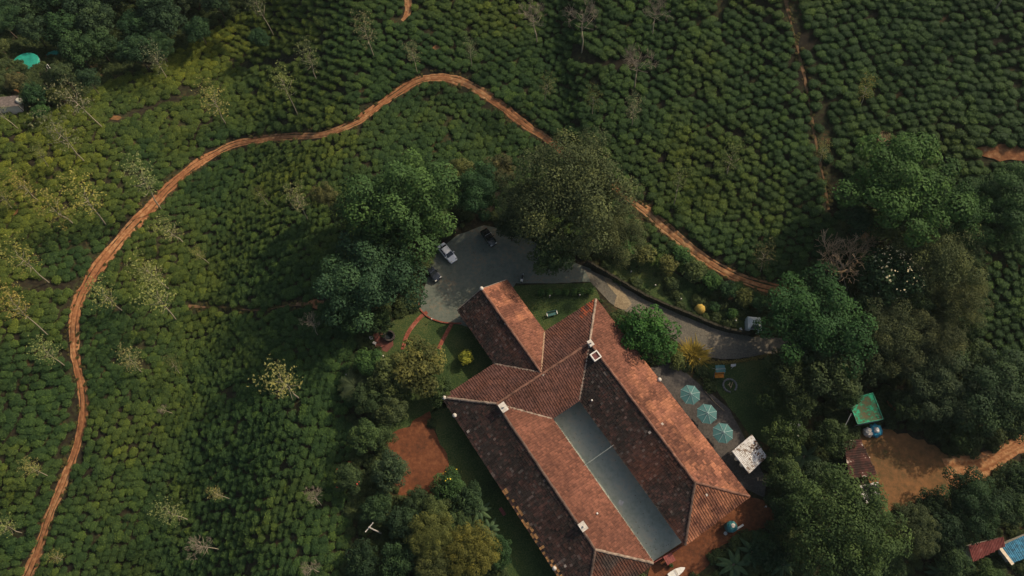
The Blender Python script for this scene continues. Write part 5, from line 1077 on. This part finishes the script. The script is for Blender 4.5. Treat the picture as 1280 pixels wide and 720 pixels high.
# garden lamps
for u, v, lb in ((687, 372, 'left globe lamp before the lawn hedge'), (724, 371, 'right globe lamp before the lawn hedge'), (788, 342, 'leftmost globe lamp on the bank'), (818, 359, 'second globe lamp from the left on the bank'), (850, 376, 'globe lamp on the bank left of the haystack'), (918, 403, 'globe lamp on the bank beside the tent'), (873, 451, 'globe lamp beside the yellow grass'), (540, 401, 'globe lamp on the forecourt kerb'), (955, 634, 'globe lamp at the end of the back yard'), (480, 447, 'globe lamp below the red patio'), (434, 470, 'globe lamp at the left edge of the garden'), (551, 508, 'globe lamp at the corner of the side lawn')):
    p = at(u, v); e = empty('garden_lamp', p, 0, lb, 'lamp', 'globe lamps of the garden'); MB().tube([(0, 0, 0), (0, 0, .8)], .04, 6).build('post', M_STEEL, e); MB().lathe([(.04, .80), (.11, .86), (.14, .95), (.11, 1.04), (.03, 1.09)], 12).build('globe', M_SOOT, e, smooth=True)
# haystack, tent
p = at(874, 388); e = empty('haystack', p, 0, 'round yellow haystack on the bank above the driveway', 'haystack'); MB().lathe([(.75, 0), (.92, .4), (.85, .95), (.5, 1.35), (.1, 1.5)], 16, (0, 0, 0), .05).build('straw_core', simple('straw', (.42, .29, .06), .95, var=.35, scale=6), e, smooth=True)
q = RNG.normal(0, 1, (420, 3)); q /= np.linalg.norm(q, axis=1)[:, None]; q[:, 2] = np.abs(q[:, 2]); link('loose_straw', quads_mesh('loose_straw', leaf_quads(q*np.array([.93, .93, 1.45]), q, .12, .5, RNG, .3), MATS['straw']), None, e, 'stuff')
p = at(939, 409); e = empty('watch_tent', p, -.1, 'small white tent with a dark opening beside the driveway', 'tent'); hw = 1.15; M_TENT = simple('grey_white_canvas', (.42, .45, .43), .8, var=.12)
ap = Vector((0, .1, 2.75)); cn = [Vector((x*hw, y*hw, 1.95)) for x, y in ((-1, -1), (1, -1), (1, 1), (-1, 1))]
for i in range(4): MB().prism([ap, cn[i], cn[(i+1) % 4]], (0, 0, -.03)).build('roof_panel', M_TENT, e)
for i in range(4):
    a, b2 = cn[i]*.96, cn[(i+1) % 4]*.96; a.z = b2.z = 1.9
    if i == 0:
        for f0, f1 in ((0, .2), (.8, 1)): pa, pb = a.lerp(b2, f0), a.lerp(b2, f1); MB().prism([(pa.x, pa.y, 0), (pb.x, pb.y, 0), pb, pa], (0, -.03, 0)).build('side_flap', M_TENT, e)
    else: d = (b2-a); nn = Vector((d.y, -d.x, 0)).normalized()*.03; MB().prism([(a.x, a.y, 0), (b2.x, b2.y, 0), b2, a], nn).build('side_wall', M_TENT, e)
for q in cn: MB().tube([(q.x, q.y, 0), q], .035, 6).build('pole', M_STEEL, e)
MB().prism([ap+Vector((-.55, -.62, -.28)), ap+Vector((.55, -.62, -.28)), ap+Vector((.8, -1.2, -.72)), ap+Vector((-.8, -1.2, -.72))], (0, 0, .03)).build('dark_awning', simple('dark_canvas', (.035, .045, .05), .8), e)
p = at(925, 413); e = empty('plastic_chair', p, .4, 'white plastic chair beside the small tent', 'chair')
def chair_parts(e):
    MB().box((0, 0, .43), (.46, .46, .04)).build('seat', M_WHITE, e); MB().box((-.22, 0, .68), (.05, .46, .5)).build('backrest', M_WHITE, e)
    for x in (-.2, .2):
        for y in (-.2, .2): MB().box((x, y, .21), (.05, .05, .42)).build('leg', M_WHITE, e)
    for y in (-.24, .24): MB().box((0, y, .62), (.42, .05, .04)).build('arm', M_WHITE, e)
chair_parts(e)
for u, v, rz, lb in ((465, 424, .3, 'upper white chair on the red patio'), (469, 430, 1.2, 'lower white chair on the red patio')): p = at(u, v); p.z += .06; e = empty('plastic_chair', p, rz, lb, 'chair', 'white chairs on the patio'); chair_parts(e)
# well beside the patio, brick paths, kerb, wall of the bank
p = at(487, 421); e = empty('garden_well', p, 0, 'round dark stone well beside the red patio', 'well'); M_DSTONE = simple('dark_stone', (.05, .042, .038), .9, var=.4, scale=2)
for k in range(14): a = k*2*math.pi/14; MB().box((math.cos(a)*.85, math.sin(a)*.85, .35), (.26, .36, .7+.06*random.random()), a).build('stone', M_DSTONE, e)
MB().lathe([(.72, .05), (.72, .12)], 14).build('water', M_GLASS, e)
M_BRICK = ground_mat('brick_paving', [(.3, (.17, .05, .032)), (.6, (.27, .085, .055)), (.8, (.34, .14, .10))], .8, 3.5, .4)
ribbon('brick_path', [(534, 390, .85), (525, 397, .85), (514, 410, .85), (507, 423, .85), (503, 438, .85)], M_BRICK, dz=.10, rag=.04, rut=0, clear=None); ribbon('brick_path', [(565, 404, .8), (559, 415, .8), (552, 428, .8), (547, 440, .8)], M_BRICK, dz=.10, rag=.04, rut=0, clear=None)
kb = catmull([tuple(at(u, v)[:2]) for u, v in ((523, 378), (525, 386), (534, 395.5), (547, 401.5), (560, 404), (577, 404.5))], 8); kerb = empty('kerb', (kb[0][0], kb[0][1], 0), 0, 'curved red kerb round the near edge of the forecourt', 'kerb')
for k in range(len(kb)-1):
    a, b2 = Vector((*kb[k], 0)), Vector((*kb[k+1], 0)); c = (a+b2)/2-kerb.location; MB().box((c.x, c.y, .09), ((b2-a).length*.96, .22, .26), math.atan2(b2.y-a.y, b2.x-a.x)).build('kerb_stone', M_BRICK, kerb)
wl = [at(u, v) for u, v in ((733, 328), (762, 345), (804, 370), (850, 390), (905, 412), (936, 418))]; wv = catmull([tuple(p[:2]) for p in wl], 9); rw = empty('retaining_wall', (wv[0][0], wv[0][1], 0), 0, 'low dark mossy stone wall along the upper edge of the driveway', 'wall')
M_MOSS = ground_mat('mossy_stone', [(.3, (.022, .022, .014)), (.6, (.045, .040, .028)), (.8, (.08, .07, .05))], 1.0, 4.0, .6); cs_ = [MB().box((0, 0, 0), (1, 1, 1), 0, .9).mesh('stone') for _ in range(1)]; cs_[0].materials.append(M_MOSS)
for k in range(len(wv)-1):
    a, b2 = Vector((*wv[k], 0)), Vector((*wv[k+1], 0)); L_ = (b2-a).length; m = max(1, int(L_/.55)); ang = math.atan2(b2.y-a.y, b2.x-a.x)
    for j in range(m):
        for z in range(2):
            c = a.lerp(b2, (j+.5+.25*z)/m)-rw.location; o = link('stone', cs_[0], None, rw); o.location = (c.x+random.uniform(-.05, .05), c.y+random.uniform(-.05, .05), .28+.5*z); o.rotation_euler = (0, 0, ang+random.uniform(-.1, .1)); o.scale = (L_/m*1.05, .55-.1*z+random.uniform(-.06, .06), .55+random.uniform(-.05, .12))
vg = catmull([tuple(at(u, v)[:2]) for u, v in ((866, 447), (890, 453), (915, 453), (940, 449), (962, 444))], 12); vp = np.array([(x+random.gauss(0, .15), y+random.gauss(0, .15), .07+random.random()*.25) for x, y in vg for _ in range(22)])
tag(link('verge_grass', quads_mesh('verge_grass', leaf_quads(vp, np.tile([0, 0, 1.], (len(vp), 1)), .16, .6, RNG, .3), simple('dry_grass', (.20, .15, .04), .9, var=.3)), None, None, 'stuff'), 'dry yellow grass along the lower edge of the driveway', 'grass')
# utility pole, tank, board, red bench, small things by the back yard
b = at(477, 667); bu = None
e = empty('utility_pole', b, 0, 'pale utility pole with a cross arm at the edge of the tea', 'pole'); d = pxz(461, 659, 8.5)-b; d.z = 8.5; M_CONC = simple('pale_concrete', (.42, .40, .36), .8)
dd = Vector((max(-.7, min(.7, d.x)), max(-.7, min(.7, d.y)), 8.5)); MB().tube([(0, 0, -.2), dd], [.13, .09], 8).build('shaft', M_CONC, e); ca_ = dd-Vector((0, 0, .35)); MB().box(ca_, (1.7, .12, .12), .9).build('cross_arm', M_CONC, e)
for k in (-.75, 0, .75): MB().lathe([(.05, 0), (.07, .1), (.03, .2)], 8, (ca_.x+math.cos(.9)*k, ca_.y+math.sin(.9)*k, ca_.z+.06)).build('insulator', M_WHITE, e)
p = at(912, 659); p.z += .04; e = empty('water_tank', p, 0, 'teal water tank with a pale lid behind the bungalow', 'water tank'); MB().lathe([(.80, 0), (.86, .1), (.86, .45), (.82, .5), (.86, .55), (.86, .95), (.82, 1.0), (.86, 1.05), (.84, 1.35), (.5, 1.58), (.3, 1.62)], 20).build('tank', simple('teal_plastic', (.03, .14, .15), .4, var=.3), e, smooth=False); MB().lathe([(.3, 1.60), (.32, 1.70), (.1, 1.74)], 14, (.12, .1, 0)).build('lid', M_SOOT, e); MB().tube([(.8, -.1, .9), (1.1, -.2, .9), (1.1, -.2, .05)], .05, 6).build('outlet_pipe', M_WHITE, e)
p, q = at(914, 664), at(928, 655); tag(MB().prism([p+Vector((0, 0, .25)), q+Vector((0, 0, .25)), q+Vector((.12, -.25, .25)), p+Vector((.12, -.25, .25))], (0, 0, .06)).build('plank', M_WHITE), 'white plank lying beside the teal water tank', 'plank')
p = at(906, 667); e = empty('bucket', p, 0, 'small white bucket in front of the water tank', 'bucket'); MB().lathe([(.2, .02), (.26, .42), (.28, .44), (.23, .42), (.18, .08)], 12).build('pail', M_WHITE, e); MB().tube([(-.26, 0, .42), (-.2, 0, .6), (.2, 0, .6), (.26, 0, .42)], .015, 5).build('handle', M_STEEL, e)
p = at(846, 715); e = empty('small_boat', p, heading(838, 719, 854, 710), 'white pointed boat shape lying in the back yard at the bottom edge', 'boat'); vs = []; fs = []
for i, (x, w_) in enumerate(((-1.5, .42), (-1.0, .5), (0, .52), (.8, .36), (1.35, .06))): vs += [(x, -w_, .42), (x, -w_*.5, .08), (x, w_*.5, .08), (x, w_, .42)]
for i in range(4):
    for j in range(3): a = i*4+j; fs.append((a, a+1, a+5, a+4))
fs += [(0, 3, 2, 1), (0, 4, 7, 3), (4, 8, 11, 7), (8, 12, 15, 11), (12, 16, 19, 15)]
MB().add(vs, fs).build('hull', M_WHITE, e); MB().box((-.2, 0, .45), (.3, .9, .05)).build('thwart', M_SOOT, e)
p = at(628, 640); p.z += .04; e = empty('lawn_bench', p, BA, 'small red bench on the shaded side lawn', 'bench')
for k in range(3): MB().box((0, -.16+k*.16, .44), (1.3, .14, .04)).build('seat_slat', M_RED, e)
for x in (-.55, .55): MB().box((x, 0, .21), (.08, .44, .42)).build('leg', M_RED, e)
for k in range(2): MB().box((0, .26, .62+.18*k), (1.3, .04, .13)).build('back_slat', M_RED, e)
for n, (u, v) in enumerate(((834, 703), (838, 707))): p = at(u, v); p.z += .04; e = empty('flower_pot', p, 0, ['left', 'right'][n]+' small flower pot just outside the courtyard gate', 'flower pot', 'flower pots at the gate'); MB().lathe([(.14, 0), (.22, .3), (.24, .34), (.18, .32)], 10).build('pot', M_BRICK, e); c = link('plant', P_BUSH[n], None, e); c.scale = (.42, .42, .4); c.location = (0, 0, .45); c.color = (.05, .09, .03, 1)
# clearing in the wood, upper left: covered pond, sheet, drum, hut
M_GTARP = simple('sea_green_sheet', (.02, .26, .19), .5, var=.2, scale=1.2)
p = at(34, 80); r = 15*mpp(p); e = empty('covered_pond', p, .3, 'round pond tank under a sea green sheet in the wood', 'pond'); c = MB().lathe([(r, 0), (r*1.02, .5), (r*.98, .75), (r*.7, .86), (r*.3, .8), (.05, .78)], 26, (0, 0, 0), .025).build('cover_sheet', M_GTARP, e); c.scale = (1.05, .95, 1); MB().lathe([(r*1.06, 0), (r*1.06, .2), (r*1.0, .2)], 26).build('rim', M_GSTONE, e)
p = at(64, 69); o = MB().lathe([(1.9, 0), (2.0, .15), (1.3, .4), (.2, .5)], 14, (0, 0, 0), .12).build('ground_sheet', M_GTARP); o.location = p; o.scale = (1.0, .48, 1); o.rotation_euler = (0, 0, .55); tag(o, 'small sea green sheet spread right of the covered pond', 'sheet')
p = at(62, 86); e = empty('white_trough', p, -.9, 'white trough lying below the small green sheet', 'trough'); MB().box((0, 0, .3), (1.5, .5, .5), 0, 1.1).build('basin', M_WHITE, e); MB().box((0, 0, .52), (1.3, .36, .1)).build('water', M_GLASS, e)
roof_shed('grey_hut', 'small grey tin roofed hut at the left edge below the wood', 'hut', [(-6, 122), (24, 119), (23, 132), (-8, 136)], 2.4, [simple('grey_tin', (.10, .082, .075), .8, var=.4)], 5, wall=M_WALL, drop=.2)
p = pxz(23, 125, 2.9); g = hz(p.x, p.y); e = empty('roof_tank', (p.x, p.y, g), 0, 'cream water tank on a stand at the corner of the grey hut', 'water tank'); MB().lathe([(.6, 2.3), (.62, 2.9), (.4, 3.15), (.1, 3.2)], 14).build('tank', simple('cream_plastic', (.55, .52, .40), .5), e)
for x in (-.4, .4):
    for y in (-.4, .4): MB().tube([(x, y, -.1), (x, y, 2.32)], .05, 6).build('leg', M_WOOD, e)


# fallen leaves drifted over the paving
def litter(name, label, poly, n, z, bias=None):
    P = np.array(poly); a = RNG.uniform(P.min(0), P.max(0), (n*4, 2)); a = a[inside(poly, a[:, 0], a[:, 1])]; a = a[fbm(a[:, 0]*.35, a[:, 1]*.35, 71, 3)+RNG.normal(0, .12, len(a)) > .55][:n]
    V = leaf_quads(np.stack([a[:, 0], a[:, 1], np.full(len(a), z)], 1), np.tile([0, 0, 1.], (len(a), 1)), .075, .25, RNG, .6)
    return tag(link(name, quads_mesh(name, V, M_LITTER), None, None, 'stuff'), label, 'leaf litter')
litter('fallen_leaves', 'dry leaves fallen on the forecourt', fore, 900, .09); litter('fallen_leaves', 'dry leaves fallen on the driveway', drive, 500, .10); litter('fallen_leaves', 'dry leaves drifted over the courtyard floor', cy, 350, .10)

# ------------------------------------------------------------------ thin haze over the valley
hm = bpy.data.materials.new('haze_air'); hm.use_nodes = True; hn = hm.node_tree; hn.nodes.remove(hn.nodes['Principled BSDF'])
pv = hn.nodes.new('ShaderNodeVolumePrincipled'); pv.inputs['Color'].default_value = (.72, .92, .86, 1); pv.inputs['Density'].default_value = .00007; pv.inputs['Anisotropy'].default_value = .2
hn.links.new(pv.outputs[0], hn.nodes['Material Output'].inputs['Volume'])
zlow = float(Z.min())-1.0; ex = max(float(abs(gx).max()), float(abs(gy).max()))+20
hzb = MB().box((0, 0, (zlow+130)/2), (2*ex, 2*ex, 130-zlow)).build('haze', hm, None, 'stuff'); tag(hzb, 'thin pale haze hanging over the tea slopes', 'haze')
